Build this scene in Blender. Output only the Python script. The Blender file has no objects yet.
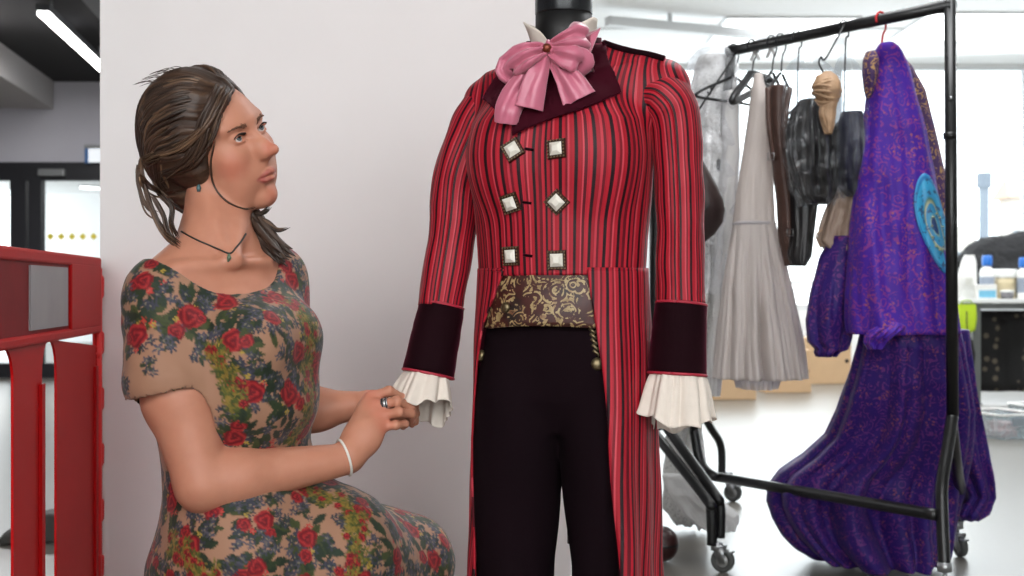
import bpy, bmesh, math, random
import numpy as np
from mathutils import Vector, Matrix
PI = math.pi
scene = bpy.context.scene
COL = scene.collection
FPX = 1300.0          # focal length in pixels of the 1024 px wide frame
CAMZ = 1.0

def P(px, py, D):
    """point of the place that lies at distance D along the line of sight of a picture position"""
    return np.array([(px - 512.0) / FPX * D, D, CAMZ - (py - 288.0) / FPX * D])

def lin(c):
    return tuple(((v / 255.0) / 12.92 if v / 255.0 <= 0.04045 else ((v / 255.0 + 0.055) / 1.055) ** 2.4) for v in c)

# ------------------------------------------------------------------ scene tree helpers
def link(o, parent=None):
    COL.objects.link(o)
    if parent is not None:
        o.parent = parent
    return o

def thing(name, label, cat, loc=(0, 0, 0), rz=0.0, group=None):
    o = bpy.data.objects.new(name, None)
    o.empty_display_size = 0.05
    link(o)
    o.location = loc
    o.rotation_euler = (0, 0, rz)
    return tag(o, label, cat, group)

def tag(o, label, cat, group=None):
    o['label'] = label
    o['category'] = cat
    if group:
        o['group'] = group
    return o

def structure(o):
    o['kind'] = 'structure'
    return o

# ------------------------------------------------------------------ mesh helpers
def mesh_obj(name, V, F, mat, parent=None, smooth=True, attrs=None, colors=None, solid=0.0, subd=0, bevel=0.0, sol_off=0.0):
    V = np.asarray(V, dtype=np.float32).reshape(-1, 3)
    me = bpy.data.meshes.new(name)
    if isinstance(F, np.ndarray) and F.ndim == 2:
        n, k = F.shape
        me.vertices.add(len(V)); me.vertices.foreach_set('co', V.ravel())
        me.loops.add(n * k); me.loops.foreach_set('vertex_index', F.astype(np.int32).ravel())
        me.polygons.add(n)
        me.polygons.foreach_set('loop_start', np.arange(0, n * k, k, dtype=np.int32))
        me.update(calc_edges=True)
        me.validate()
    else:
        me.from_pydata(V.tolist(), [], [list(map(int, f)) for f in F])
        me.update()
    if smooth:
        me.polygons.foreach_set('use_smooth', np.ones(len(me.polygons), dtype=bool))
    for k, a in (attrs or {}).items():
        at = me.attributes.new(k, 'FLOAT', 'POINT')
        at.data.foreach_set('value', np.asarray(a, dtype=np.float32).ravel())
    if colors is not None:
        c4 = np.ones((len(V), 4), dtype=np.float32)
        c4[:, :3] = colors
        at = me.attributes.new('col', 'FLOAT_COLOR', 'POINT')
        at.data.foreach_set('color', c4.ravel())
    if mat is not None:
        me.materials.append(mat)
    o = bpy.data.objects.new(name, me)
    link(o, parent)
    if bevel:
        m = o.modifiers.new('bevel', 'BEVEL'); m.width = bevel; m.segments = 2; m.limit_method = 'ANGLE'
    if solid:
        m = o.modifiers.new('solid', 'SOLIDIFY'); m.thickness = solid; m.offset = sol_off
    if subd:
        m = o.modifiers.new('sub', 'SUBSURF'); m.levels = subd; m.render_levels = subd
    return o

class MB:
    """collects shapes into ONE mesh"""
    def __init__(self):
        self.V = []; self.F = []; self.n = 0
    def add(self, V, F):
        V = [tuple(map(float, v)) for v in V]
        self.V += V
        self.F += [tuple(int(i) + self.n for i in f) for f in F]
        self.n += len(V)
        return self
    def box(self, lo, hi, M=None):
        x0, y0, z0 = lo; x1, y1, z1 = hi
        V = [(x0,y0,z0),(x1,y0,z0),(x1,y1,z0),(x0,y1,z0),(x0,y0,z1),(x1,y0,z1),(x1,y1,z1),(x0,y1,z1)]
        if M is not None:
            V = [tuple(M @ Vector(v)) for v in V]
        return self.add(V, [(0,3,2,1),(4,5,6,7),(0,1,5,4),(1,2,6,5),(2,3,7,6),(3,0,4,7)])
    def tube(self, pts, r, n=10, cap=True, closed=False):
        V, F = tube_geo(pts, r, n, cap, closed)
        return self.add(V, F)
    def lathe(self, prof, n=20, M=None, cap=True):
        V, F = lathe_geo(prof, n, cap)
        if M is not None:
            V = [tuple(M @ Vector(v)) for v in V]
        return self.add(V, F)
    def build(self, name, mat, parent=None, smooth=True, **k):
        return mesh_obj(name, self.V, self.F, mat, parent, smooth, **k)

def catmull(pts, n=8, closed=False):
    pts = np.asarray(pts, float)
    m = len(pts); out = []
    segs = m if closed else m - 1
    for i in range(segs):
        if closed:
            p0, p1, p2, p3 = pts[(i-1) % m], pts[i], pts[(i+1) % m], pts[(i+2) % m]
        else:
            p0, p1, p2, p3 = pts[max(i-1, 0)], pts[i], pts[i+1], pts[min(i+2, m-1)]
        for t in np.linspace(0, 1, n, endpoint=False):
            out.append(0.5 * ((2*p1) + (-p0+p2)*t + (2*p0-5*p1+4*p2-p3)*t*t + (-p0+3*p1-3*p2+p3)*t**3))
    if not closed:
        out.append(pts[-1])
    return np.array(out)

def frames(pts, up=(0, 0, 1), closed=False):
    pts = np.asarray(pts, float)
    if closed:
        T = np.roll(pts, -1, 0) - np.roll(pts, 1, 0)
    else:
        T = np.gradient(pts, axis=0)
    T /= np.linalg.norm(T, axis=1)[:, None] + 1e-12
    u = np.array(up, float)
    if abs(T[0] @ u) > 0.95:
        u = np.array((1.0, 0, 0)) if abs(T[0][0]) < 0.9 else np.array((0, 1.0, 0))
    A = []; a = u - T[0] * (T[0] @ u); a /= np.linalg.norm(a)
    for t in T:
        a = a - t * (t @ a); a /= np.linalg.norm(a) + 1e-12
        A.append(a)
    A = np.array(A)
    return T, A, np.cross(T, A)

def tube_geo(pts, r, n=10, cap=True, closed=False, up=(0, 0, 1)):
    pts = np.asarray(pts, float)
    m = len(pts)
    r = np.broadcast_to(np.asarray(r, float), (m,)) if np.ndim(r) <= 1 else r
    T, A, B = frames(pts, up, closed)
    th = np.linspace(0, 2*PI, n, endpoint=False)
    V = (pts[:, None] + r[:, None, None] * (np.cos(th)[None, :, None] * A[:, None] + np.sin(th)[None, :, None] * B[:, None])).reshape(-1, 3)
    F = []
    for i in range(m if closed else m - 1):
        i2 = (i + 1) % m
        for j in range(n):
            j2 = (j + 1) % n
            F.append((i*n+j, i*n+j2, i2*n+j2, i2*n+j))
    if cap and not closed:
        F.append(tuple(range(n))[::-1]); F.append(tuple((m-1)*n + j for j in range(n)))
    return V, F

def lathe_geo(prof, n=20, cap=True):
    V = []; F = []
    for (r, z) in prof:
        for j in range(n):
            a = 2*PI*j/n
            V.append((r*math.cos(a), r*math.sin(a), z))
    for i in range(len(prof)-1):
        for j in range(n):
            j2 = (j+1) % n
            F.append((i*n+j, i*n+j2, (i+1)*n+j2, (i+1)*n+j))
    if cap:
        F.append(tuple(range(n))[::-1]); F.append(tuple((len(prof)-1)*n+j for j in range(n)))
    return V, F

def grid_faces(m, n, wrap=False):
    """faces of an m x n grid of points (row-major); wrap closes the second direction"""
    i = np.arange(m-1)[:, None]; j = np.arange(n if wrap else n-1)[None]
    j2 = (j+1) % n
    return np.stack([i*n+j, i*n+j2, (i+1)*n+j2, (i+1)*n+j], -1).reshape(-1, 4)

def align(z, origin=(0, 0, 0), x=None):
    """matrix whose z axis lies along z"""
    z = Vector(z).normalized()
    x = Vector(x) if x is not None else (Vector((1, 0, 0)) if abs(z.x) < 0.9 else Vector((0, 1, 0)))
    y = z.cross(x).normalized(); x = y.cross(z)
    M = Matrix((x, y, z)).transposed().to_4x4()
    M.translation = Vector(origin)
    return M

# ------------------------------------------------------------------ noise
_rng = np.random.RandomState(7)
_perm = _rng.permutation(512)
_grad = _rng.normal(size=(512, 3)); _grad /= np.linalg.norm(_grad, axis=1)[:, None]
def noise3(p):
    p = np.asarray(p, float)
    i = np.floor(p).astype(int); f = p - i
    u = f*f*f*(f*(f*6-15)+10)
    def g(dx, dy, dz):
        h = _perm[(_perm[(_perm[(i[..., 0]+dx) & 511] + i[..., 1]+dy) & 511] + i[..., 2]+dz) & 511]
        gr = _grad[h]
        return gr[..., 0]*(f[..., 0]-dx) + gr[..., 1]*(f[..., 1]-dy) + gr[..., 2]*(f[..., 2]-dz)
    def L(a, b, t): return a + (b-a)*t
    x00 = L(g(0,0,0), g(1,0,0), u[..., 0]); x10 = L(g(0,1,0), g(1,1,0), u[..., 0])
    x01 = L(g(0,0,1), g(1,0,1), u[..., 0]); x11 = L(g(0,1,1), g(1,1,1), u[..., 0])
    return L(L(x00, x10, u[..., 1]), L(x01, x11, u[..., 1]), u[..., 2])

# ------------------------------------------------------------------ signed distance modelling
def smin(a, b, k):
    if k <= 0: return np.minimum(a, b)
    h = np.clip(0.5 + 0.5*(b-a)/k, 0, 1)
    return b + (a-b)*h - k*h*(1-h)
def smax(a, b, k): return -smin(-a, -b, k)

def rcone(a, b, r1, r2):
    a = np.asarray(a, float); b = np.asarray(b, float); ba = b-a; L2 = ba@ba
    def fn(p):
        q = p-a
        t = np.clip(q@ba/L2, 0, 1)
        return np.linalg.norm(q - t[..., None]*ba, axis=-1) - (r1+(r2-r1)*t)
    R = max(r1, r2)
    return fn, np.minimum(a, b)-R, np.maximum(a, b)+R
def ellip(c, r, M=None):
    c = np.asarray(c, float); r = np.asarray(r, float)
    def fn(p):
        q = p-c
        if M is not None: q = q@M          # columns of M are the axes
        k0 = np.linalg.norm(q/r, axis=-1); k1 = np.linalg.norm(q/(r*r), axis=-1)
        return k0*(k0-1)/(k1+1e-9)
    R = r.max() if M is not None else r
    return fn, c-R, c+R
def sphere(c, r):
    return ellip(c, (r, r, r))

class Field:
    def __init__(s, lo, hi, h):
        s.lo = np.asarray(lo, float); s.h = h
        s.n = np.ceil((np.asarray(hi, float)-s.lo)/h).astype(int)+1
        s.D = np.full(s.n, 0.08, np.float32)
    def block(s, lo, hi):
        a = np.clip(np.floor((lo-s.lo)/s.h).astype(int), 0, s.n); b = np.clip(np.ceil((hi-s.lo)/s.h).astype(int)+1, 0, s.n)
        return a, b
    def _do(s, prim, k, op, pad=0.03):
        fn, lo, hi = prim
        a, b = s.block(np.asarray(lo)-k-pad, np.asarray(hi)+k+pad)
        if (b <= a).any(): return s
        # slabs along x to bound memory
        step = max(1, int(1.5e6 / max(1, (b[1]-a[1])*(b[2]-a[2]))))
        ys = s.lo[1]+s.h*np.arange(a[1], b[1]); zs = s.lo[2]+s.h*np.arange(a[2], b[2])
        for x0 in range(a[0], b[0], step):
            x1 = min(b[0], x0+step)
            xs = s.lo[0]+s.h*np.arange(x0, x1)
            p = np.stack(np.meshgrid(xs, ys, zs, indexing='ij'), -1)
            sl = (slice(x0, x1), slice(a[1], b[1]), slice(a[2], b[2]))
            s.D[sl] = op(s.D[sl], fn(p)).astype(np.float32)
        return s
    def add(s, prim, k=0.0): return s._do(prim, k, lambda D, d: smin(D, d, k))
    def sub(s, prim, k=0.0): return s._do(prim, k, lambda D, d: smax(D, -d, k))
    def inter(s, prim_fn, k=0.0):
        return s._do((prim_fn, s.lo, s.lo+s.h*s.n), k, lambda D, d: smax(D, d, k))
    def sample(s, p):
        p = np.asarray(p, float)
        q = np.clip((p-s.lo)/s.h, 0, np.array(s.n)-1.001); i = q.astype(int); f = q-i
        out = 0
        for dx in (0, 1):
            for dy in (0, 1):
                for dz in (0, 1):
                    w = (f[..., 0] if dx else 1-f[..., 0])*(f[..., 1] if dy else 1-f[..., 1])*(f[..., 2] if dz else 1-f[..., 2])
                    out = out + w*s.D[i[..., 0]+dx, i[..., 1]+dy, i[..., 2]+dz]
        return out
    def grad(s, p):
        e = s.h; p = np.asarray(p, float)
        g = np.stack([s.sample(p+np.eye(3)[k]*e)-s.sample(p-np.eye(3)[k]*e) for k in range(3)], -1)
        return g/(np.linalg.norm(g, axis=-1)[..., None]+1e-9)
    def hit(s, o, d, t0=0.5, t1=4.0):
        """first surface point on the ray o + t d"""
        t = np.arange(t0, t1, 0.002)
        p = np.asarray(o) + t[:, None]*np.asarray(d)
        ins = ((p > s.lo) & (p < s.lo+s.h*(np.array(s.n)-1))).all(1)
        v = np.where(ins, s.sample(p), 1.0)
        w = np.where(v < 0)[0]
        return p[w[0]] if len(w) else None
    def mesh(s):
        D = s.D
        I = D < 0
        nx, ny, nz = np.array(D.shape)-1
        c = np.zeros((nx, ny, nz), np.uint8)
        for dx in (0, 1):
            for dy in (0, 1):
                for dz in (0, 1):
                    c += I[dx:nx+dx, dy:ny+dy, dz:nz+dz]
        act = (c > 0) & (c < 8)
        idx = np.argwhere(act)
        ids = np.full((nx, ny, nz), -1, np.int32); ids[act] = np.arange(len(idx))
        corner = np.array([(a, b, g) for a in (0, 1) for b in (0, 1) for g in (0, 1)])
        val = np.stack([D[idx[:, 0]+k[0], idx[:, 1]+k[1], idx[:, 2]+k[2]] for k in corner], 1)
        pos = np.zeros((len(idx), 3)); cnt = np.zeros(len(idx))
        for a in range(8):
            for b in range(a+1, 8):
                if np.abs(corner[a]-corner[b]).sum() != 1: continue
                va, vb = val[:, a], val[:, b]
                m = (va < 0) != (vb < 0)
                t = np.where(m, va/np.where(m, va-vb, 1), 0)
                pos += np.where(m[:, None], corner[a]+t[:, None]*(corner[b]-corner[a]), 0); cnt += m
        V = s.lo + s.h*(idx + pos/cnt[:, None])
        Q = []
        for ax in range(3):
            sh = [slice(None)]*3; sh2 = [slice(None)]*3
            sh[ax] = slice(0, -1); sh2[ax] = slice(1, None)
            A = I[tuple(sh)]; B = I[tuple(sh2)]
            e = np.argwhere(A != B)
            u, v = (ax+1) % 3, (ax+2) % 3
            n = np.array([nx, ny, nz])
            ok = (e[:, u] > 0) & (e[:, v] > 0) & (e[:, u] < n[u]) & (e[:, v] < n[v])
            e = e[ok]
            def cid(du, dv):
                q = e.copy(); q[:, u] -= du; q[:, v] -= dv
                return ids[q[:, 0], q[:, 1], q[:, 2]]
            quad = np.stack([cid(1, 1), cid(0, 1), cid(0, 0), cid(1, 0)], 1)
            flip = ~A[tuple(e.T)]
            quad[flip] = quad[flip][:, ::-1]
            Q.append(quad)
        return V, np.concatenate(Q)

def relax(V, F, it=2, lam=0.5):
    """Laplacian smoothing of a quad mesh"""
    V = V.copy(); n = len(V)
    e = np.concatenate([F[:, [0, 1]], F[:, [1, 2]], F[:, [2, 3]], F[:, [3, 0]]])
    a = np.concatenate([e[:, 0], e[:, 1]]); b = np.concatenate([e[:, 1], e[:, 0]])
    deg = np.bincount(a, minlength=n)[:, None]+1e-9
    for _ in range(it):
        S = np.stack([np.bincount(a, weights=V[b, k], minlength=n) for k in range(3)], 1)/deg
        V += lam*(S-V)
    return V

def vnormals(V, F):
    N = np.cross(V[F[:, 2]]-V[F[:, 0]], V[F[:, 3]]-V[F[:, 1]])
    out = np.zeros_like(V)
    for k in range(4):
        for c in range(3):
            out[:, c] += np.bincount(F[:, k], weights=N[:, c], minlength=len(V))
    return out/(np.linalg.norm(out, axis=1)[:, None]+1e-12)

def loft(rings, wrap=True):
    rings = np.asarray(rings, float)
    m, n = rings.shape[:2]
    return rings.reshape(-1, 3), grid_faces(m, n, wrap)

def interp(z, tab):
    tab = np.asarray(tab, float)
    o = np.argsort(tab[:, 0])
    return [np.interp(z, tab[o, 0], tab[o, k]) for k in range(1, tab.shape[1])]

# ------------------------------------------------------------------ materials
class Nodes:
    def __init__(s, name):
        s.m = bpy.data.materials.new(name); s.m.use_nodes = True
        s.t = s.m.node_tree; s.b = s.t.nodes['Principled BSDF']
    def n(s, typ, **kw):
        nd = s.t.nodes.new(typ)
        for k, v in kw.items():
            if k.startswith('i_'):
                nd.inputs[int(k[2:]) if k[2:].isdigit() else k[2:].replace('_', ' ')].default_value = v
            else: setattr(nd, k, v)
        return nd
    def l(s, a, b): s.t.links.new(a, b)
    def set(s, **kw):
        for k, v in kw.items():
            s.b.inputs[k.replace('_', ' ')].default_value = v
        return s
    def ramp(s, fac, stops, interp='LINEAR'):
        r = s.n('ShaderNodeValToRGB'); r.color_ramp.interpolation = interp
        cr = r.color_ramp
        while len(cr.elements) < len(stops): cr.elements.new(0.5)
        for e, (p, c) in zip(cr.elements, stops):
            e.position = p; e.color = (*lin(c), 1)
        s.l(fac, r.inputs[0])
        return r.outputs[0]
    def mix(s, fac, a, b, mode='MIX'):
        x = s.n('ShaderNodeMix', data_type='RGBA', blend_type=mode)
        for sock, v in ((x.inputs[0], fac), (x.inputs[6], a), (x.inputs[7], b)):
            if hasattr(v, 'is_output'): s.l(v, sock)
            elif isinstance(v, (tuple, list)): sock.default_value = (*lin(v), 1)
            else: sock.default_value = v
        return x.outputs[2]
    def noise(s, scale, detail=3, rough=0.5, vec=None):
        t = s.n('ShaderNodeTexNoise'); t.inputs['Scale'].default_value = scale; t.inputs['Detail'].default_value = detail
        t.inputs['Roughness'].default_value = rough
        if vec is None:
            tc = s.n('ShaderNodeTexCoord'); vec = tc.outputs['Object']
        s.l(vec, t.inputs['Vector'])
        return t.outputs['Fac']
    def attr(s, name, color=False):
        a = s.n('ShaderNodeAttribute', attribute_name=name)
        return a.outputs['Color' if color else 'Fac']
    def math(s, op, a, b=None):
        x = s.n('ShaderNodeMath', operation=op)
        for sock, v in ((x.inputs[0], a), (x.inputs[1], b)):
            if v is None: continue
            if hasattr(v, 'is_output'): s.l(v, sock)
            else: sock.default_value = v
        return x.outputs[0]
    def bump(s, h, strength=0.3, dist=0.002):
        b = s.n('ShaderNodeBump'); b.inputs['Strength'].default_value = strength; b.inputs['Distance'].default_value = dist
        s.l(h, b.inputs['Height']); s.l(b.outputs[0], s.b.inputs['Normal'])
        return s
    def color(s, c):
        if hasattr(c, 'is_output'): s.l(c, s.b.inputs['Base Color'])
        else: s.b.inputs['Base Color'].default_value = (*lin(c), 1)
        return s

def plain(name, c, rough=0.6, metal=0.0, var=0.08, scale=30, bump=0.0, bdist=0.002, **kw):
    """a slightly uneven surface of one colour"""
    s = Nodes(name)
    c2 = tuple(max(0, v*(1-var)) for v in c)
    nz = s.noise(scale)
    s.color(s.mix(nz, c, c2))
    s.set(Roughness=rough, Metallic=metal)
    for k, v in kw.items(): s.b.inputs[k.replace('_', ' ')].default_value = v
    if bump: s.bump(s.noise(scale*4), bump, bdist)
    return s.m

def glassy(name, c=(255, 255, 255), gloss=0.08, rough=0.02, alpha_tint=None, milk=0.0):
    m = bpy.data.materials.new(name); m.use_nodes = True
    t = m.node_tree; t.nodes.clear()
    out = t.nodes.new('ShaderNodeOutputMaterial')
    tr = t.nodes.new('ShaderNodeBsdfTransparent'); tr.inputs[0].default_value = (*lin(c), 1)
    gl = t.nodes.new('ShaderNodeBsdfGlossy'); gl.inputs['Roughness'].default_value = rough
    mx = t.nodes.new('ShaderNodeMixShader')
    fr = t.nodes.new('ShaderNodeLayerWeight'); fr.inputs[0].default_value = 0.25
    mm = t.nodes.new('ShaderNodeMath'); mm.operation = 'MULTIPLY_ADD'
    t.links.new(fr.outputs['Fresnel'], mm.inputs[0]); mm.inputs[1].default_value = gloss*3; mm.inputs[2].default_value = gloss
    t.links.new(mm.outputs[0], mx.inputs[0]); t.links.new(tr.outputs[0], mx.inputs[1]); t.links.new(gl.outputs[0], mx.inputs[2])
    res = mx.outputs[0]
    if milk:
        df = t.nodes.new('ShaderNodeBsdfDiffuse'); df.inputs[0].default_value = (0.85, 0.87, 0.9, 1)
        tc = t.nodes.new('ShaderNodeTexCoord'); nz = t.nodes.new('ShaderNodeTexNoise'); nz.inputs['Scale'].default_value = 28
        nz.inputs['Detail'].default_value = 4
        t.links.new(tc.outputs['Object'], nz.inputs['Vector'])
        mr = t.nodes.new('ShaderNodeMapRange'); mr.inputs[1].default_value = 0.35; mr.inputs[2].default_value = 0.75
        mr.inputs[3].default_value = milk*0.3; mr.inputs[4].default_value = milk*1.6
        t.links.new(nz.outputs['Fac'], mr.inputs[0])
        m2 = t.nodes.new('ShaderNodeMixShader')
        t.links.new(mr.outputs[0], m2.inputs[0]); t.links.new(res, m2.inputs[1]); t.links.new(df.outputs[0], m2.inputs[2])
        res = m2.outputs[0]
    t.links.new(res, out.inputs[0])
    return m
# ================================================================== THE ROOM
m_wall = plain('wall paint', (240, 234, 233), 0.75, var=0.02, scale=6)
m_white = plain('white paint', (244, 245, 245), 0.6, var=0.02, scale=4)
m_grey_wall = plain('grey paint', (204, 202, 210), 0.8, var=0.04, scale=3)
m_dark_ceil = plain('black ceiling', (20, 20, 22), 0.9, var=0.2, scale=5)
m_bulk = plain('bulkhead paint', (170, 166, 165), 0.8, var=0.03, scale=4)
m_black_frame = plain('black frame', (24, 24, 30), 0.5, var=0.1)
m_winframe = plain('white frame', (225, 228, 230), 0.5, var=0.02)
m_glass = glassy('window glass', (250, 252, 252), 0.03)
m_alu = plain('grey metal', (150, 152, 152), 0.4, 0.6, var=0.08)

fl = Nodes('resin floor')
fn = fl.noise(0.9, 4); fn2 = fl.noise(40, 3)
fl.color(fl.mix(fl.math('MULTIPLY', fn2, 0.5), fl.mix(fn, (104, 100, 94), (116, 112, 105)), (96, 93, 88)))
fl.set(Roughness=0.30); fl.b.inputs['Specular IOR Level'].default_value = 0.35
m_floor = fl.m

def struct_box(name, lo, hi, mat):
    return structure(MB().box(lo, hi).build(name, mat, None, smooth=False))

struct_box('floor', (-9, -3, -0.1), (10, 15, 0), m_floor)
struct_box('wall_partition', ((100-512)/FPX*3.4, 3.4, 0), (0.155, 3.52, 3.0), m_wall)
ceil_hall = struct_box('ceiling', (-1.1, -3, 3.5), (10, 15, 3.6), m_white)
struct_box('ceiling_lobby', (-9, -3, 3.3), (-1.1, 15, 3.6), m_dark_ceil)
struct_box('wall_left', (-9.1, -3, 0), (-9, 15, 3.6), m_grey_wall)
struct_box('wall_right', (10, -3, 0), (10.1, 15, 3.6), m_white)
structure(MB().box((-9, -3.1, 0), (-3.0, -3, 3.6)).box((3.0, -3.1, 0), (10, -3, 3.6)).box((-3.0, -3.1, 0), (3.0, -3, .7)).box((-3.0, -3.1, 2.9), (3.0, -3, 3.6)).build('wall_rear', m_white, None, smooth=False))
rw = structure(MB().box((-3.0, -3.09, .7), (-2.94, -3.01, 2.9)).box((2.94, -3.09, .7), (3.0, -3.01, 2.9)).box((-.03, -3.09, .76), (.03, -3.01, 2.84)).box((-2.94, -3.09, .7), (2.94, -3.01, .76)).box((-2.94, -3.09, 2.84), (2.94, -3.01, 2.9)).build('window_6', m_winframe, None, smooth=False))  # unseen window frame, added to go with the fill light behind the viewer
MB().box((-2.94, -3.06, .76), (-.03, -3.05, 2.84)).box((.03, -3.06, .76), (2.94, -3.05, 2.84)).build('pane', m_glass, rw, smooth=False)
# far wall of the lobby, around the glazed doors
YB = 14.5
b = MB()
b.box((-9, YB, 0), (-6.9, YB+0.15, 3.5)); b.box((-6.9, YB, 2.39), (-3.2, YB+0.15, 3.5)); b.box((-3.2, YB, 0), (-0.6, YB+0.15, 3.6))
structure(b.build('wall_back', m_grey_wall, None, smooth=False))
# bulkhead running along the lobby ceiling
d = np.array((-0.134, 1.0)); d /= np.linalg.norm(d); nrm = np.array((d[1], -d[0]))
p0 = np.array((-4.79, 12.15)) - d*8.0; p1 = np.array((-4.79, 12.15)) + d*2.33
q0 = p0 - nrm*2.2; q1 = p1 - nrm*2.2
V = [(*p, z) for z in (2.99, 3.3) for p in (p0, p1, q1, q0)]
structure(MB().add(V, [(0,1,2,3),(7,6,5,4),(0,4,5,1),(1,5,6,2),(2,6,7,3),(3,7,4,0)]).build('trim_1', m_bulk, None, smooth=False))
# dark ducts and cable trays hung under the lobby ceiling, parallel to the bulkhead
def along(px, py, z):
    D = (z-1)*FPX/(288-py)
    return np.array(((px-512)/FPX*D, D))
def bar(name, c0, off, w, h, z, L0, L1, mat):
    a = c0 + d*L0 + nrm*off; e = c0 + d*L1 + nrm*off
    V = [(*(p + nrm*s*w/2), zz) for zz in (z, z+h) for p, s in ((a, 1), (e, 1), (e, -1), (a, -1))]
    return MB().add(V, [(0,1,2,3),(7,6,5,4),(0,4,5,1),(1,5,6,2),(2,6,7,3),(3,7,4,0)]).build(name, mat, None, smooth=False)
c_t = along(43, 15, 3.1)
o = bar('cable_tray', c_t, 0.42, 0.22, 0.08, 3.2, -4, 3.2, plain('tray metal', (92, 92, 96), 0.5, 0.3))
tag(o, 'dark grey cable tray under the black ceiling beside the tube light', 'cable tray')
lamp = thing('tube_light', 'long lit white tube light under the black ceiling', 'ceiling light', (c_t[0], c_t[1], 3.1))
def bar_local(name, off, w, h, z, L0, L1, mat, parent):
    V = [(*(d*L + nrm*(off+s*w/2)), zz) for zz in (z, z+h) for L, s in ((L0, 1), (L1, 1), (L1, -1), (L0, -1))]
    return MB().add(V, [(0,1,2,3),(7,6,5,4),(0,4,5,1),(1,5,6,2),(2,6,7,3),(3,7,4,0)]).build(name, mat, parent, smooth=False)
em = Nodes('lit tube'); em.color((255, 255, 255)); em.b.inputs['Emission Color'].default_value = (1, 0.98, 0.96, 1); em.b.inputs['Emission Strength'].default_value = 9
bar_local('diffuser', 0, 0.085, 0.03, 0.0, 0, 2.75, em.m, lamp)
bar_local('housing', 0, 0.10, 0.05, 0.03, -0.02, 2.77, plain('lamp housing', (60, 60, 64), 0.5), lamp)
b = MB()
for L in (0.3, 2.4):
    q = d*L
    MB().tube([(*q, 0.07), (*q, 0.199)], 0.008, 8).build('suspension_rod', m_alu, lamp)

# glazed doors of the lobby
dr = MB()
x0, x1 = -6.9, -3.2
dr.box((x0, YB-0.04, 2.2), (x1, YB+0.1, 2.4)); dr.box((x0, YB-0.04, 0), (x1, YB+0.1, 0.16))
for c, w in ((-5.50, 0.17), (-5.31, 0.14), (-6.83, 0.12), (-4.15, 0.16), (-3.27, 0.14)):
    dr.box((c-w/2, YB-0.04, 0.16), (c+w/2, YB+0.1, 2.2))
door = structure(dr.build('door_1', m_black_frame, None, smooth=False))
MB().box((-6.77, YB+0.02, 0.16), (-5.58, YB+0.03, 2.2)).box((-5.24, YB+0.02, 0.16), (-4.23, YB+0.03, 2.2)).box((-4.07, YB+0.02, 0.16), (-3.34, YB+0.03, 2.2)).build('glass', m_glass, door, smooth=False)
MB().box((-5.25, YB-0.12, 2.24), (-4.96, YB-0.04, 2.32)).build('door_closer', m_alu, door, smooth=False, bevel=0.01)
m_dot = plain('yellow film', (232, 214, 60), 0.6)
b = MB()
for k in range(13):
    c = -5.155 + k*0.121
    if c > -4.27 and c < -4.05: continue
    if c > -3.4: break
    s_ = 0.042
    b.add([(c-s_, YB+0.015, 1.575), (c, YB+0.015, 1.575-s_), (c+s_, YB+0.015, 1.575), (c, YB+0.015, 1.575+s_)], [(0, 1, 2, 3)])
b.build('dot_marking', m_dot, door, smooth=False)
sg = thing('exit_sign', 'small white lit sign with blue edge above the glazed doors', 'sign', (-4.62, YB-0.12, 2.46))
es = Nodes('sign face'); es.color((240, 245, 250)); es.b.inputs['Emission Color'].default_value = (0.9, 0.95, 1, 1); es.b.inputs['Emission Strength'].default_value = 0.5
MB().box((-0.06, -0.02, -0.07), (0.3, 0.02, 0.08)).build('face', es.m, sg, smooth=False)
MB().box((-0.10, -0.025, -0.08), (-0.06, 0.025, 0.12)).build('edge', plain('blue plastic', (60, 110, 170), 0.4), sg, smooth=False)
MB().box((-0.10, -0.03, 0.08), (0.3, 0.12, 0.12)).build('bracket', m_alu, sg, smooth=False)
# the bright room beyond the doors
struct_box('floor_beyond', (-9, 15, -0.1), (-0.6, 24, 0), m_floor)
struct_box('ceiling_beyond', (-9, 14.65, 2.75), (-0.6, 24, 2.85), m_white)
struct_box('wall_beyond', (-9, 24, 0), (-0.6, 24.1, 2.85), m_white)
struct_box('wall_beyond_right', (-0.7, 15, 0), (-0.6, 24, 2.85), m_white)
em2 = Nodes('lit panel'); em2.color((255, 255, 255)); em2.b.inputs['Emission Color'].default_value = (1, 1, 1, 1); em2.b.inputs['Emission Strength'].default_value = 4
for (px, py, w, l) in ((62, 207, 0.9, 0.35), (92, 217, 0.9, 0.35), (4, 196, 0.35, 0.35), (90, 187, 0.3, 0.3)):
    D = 1.74*FPX/(288-py)
    c = ((px-512)/FPX*D, D, 2.74)
    o = thing('ceiling_lamp', {62: 'wide lit ceiling panel beyond the glazed doors, nearer the door stile', 92: 'wide lit ceiling panel deepest in the room beyond the glazed doors', 4: 'lit ceiling panel seen through the pane beyond the black double stile', 90: 'small round lit ceiling lamp just beyond the glazed doors'}[px], 'ceiling light', c, group='ceiling lamps beyond the doors')
    MB().lathe([(w*0.5, -0.02), (w*0.5, 0.0)], 24, Matrix.Diagonal((1, l/w*2, 1, 1))).build('diffuser', em2.m, o, smooth=False)
    MB().lathe([(w*0.53, -0.012), (w*0.53, 0.01)], 24, Matrix.Diagonal((1, l/w*2, 1, 1))).build('rim', m_alu, o, smooth=False)
o = MB().box((-5.2, 23.5, 0), (-4.2, 23.9, 1.05)).box((-5.15, 23.48, 1.05), (-4.25, 23.9, 1.15)).build('counter', plain('pink counter', (190, 150, 160), 0.5), None, smooth=False)
tag(o, 'low pale pink counter far beyond the glazed doors', 'counter')

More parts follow.
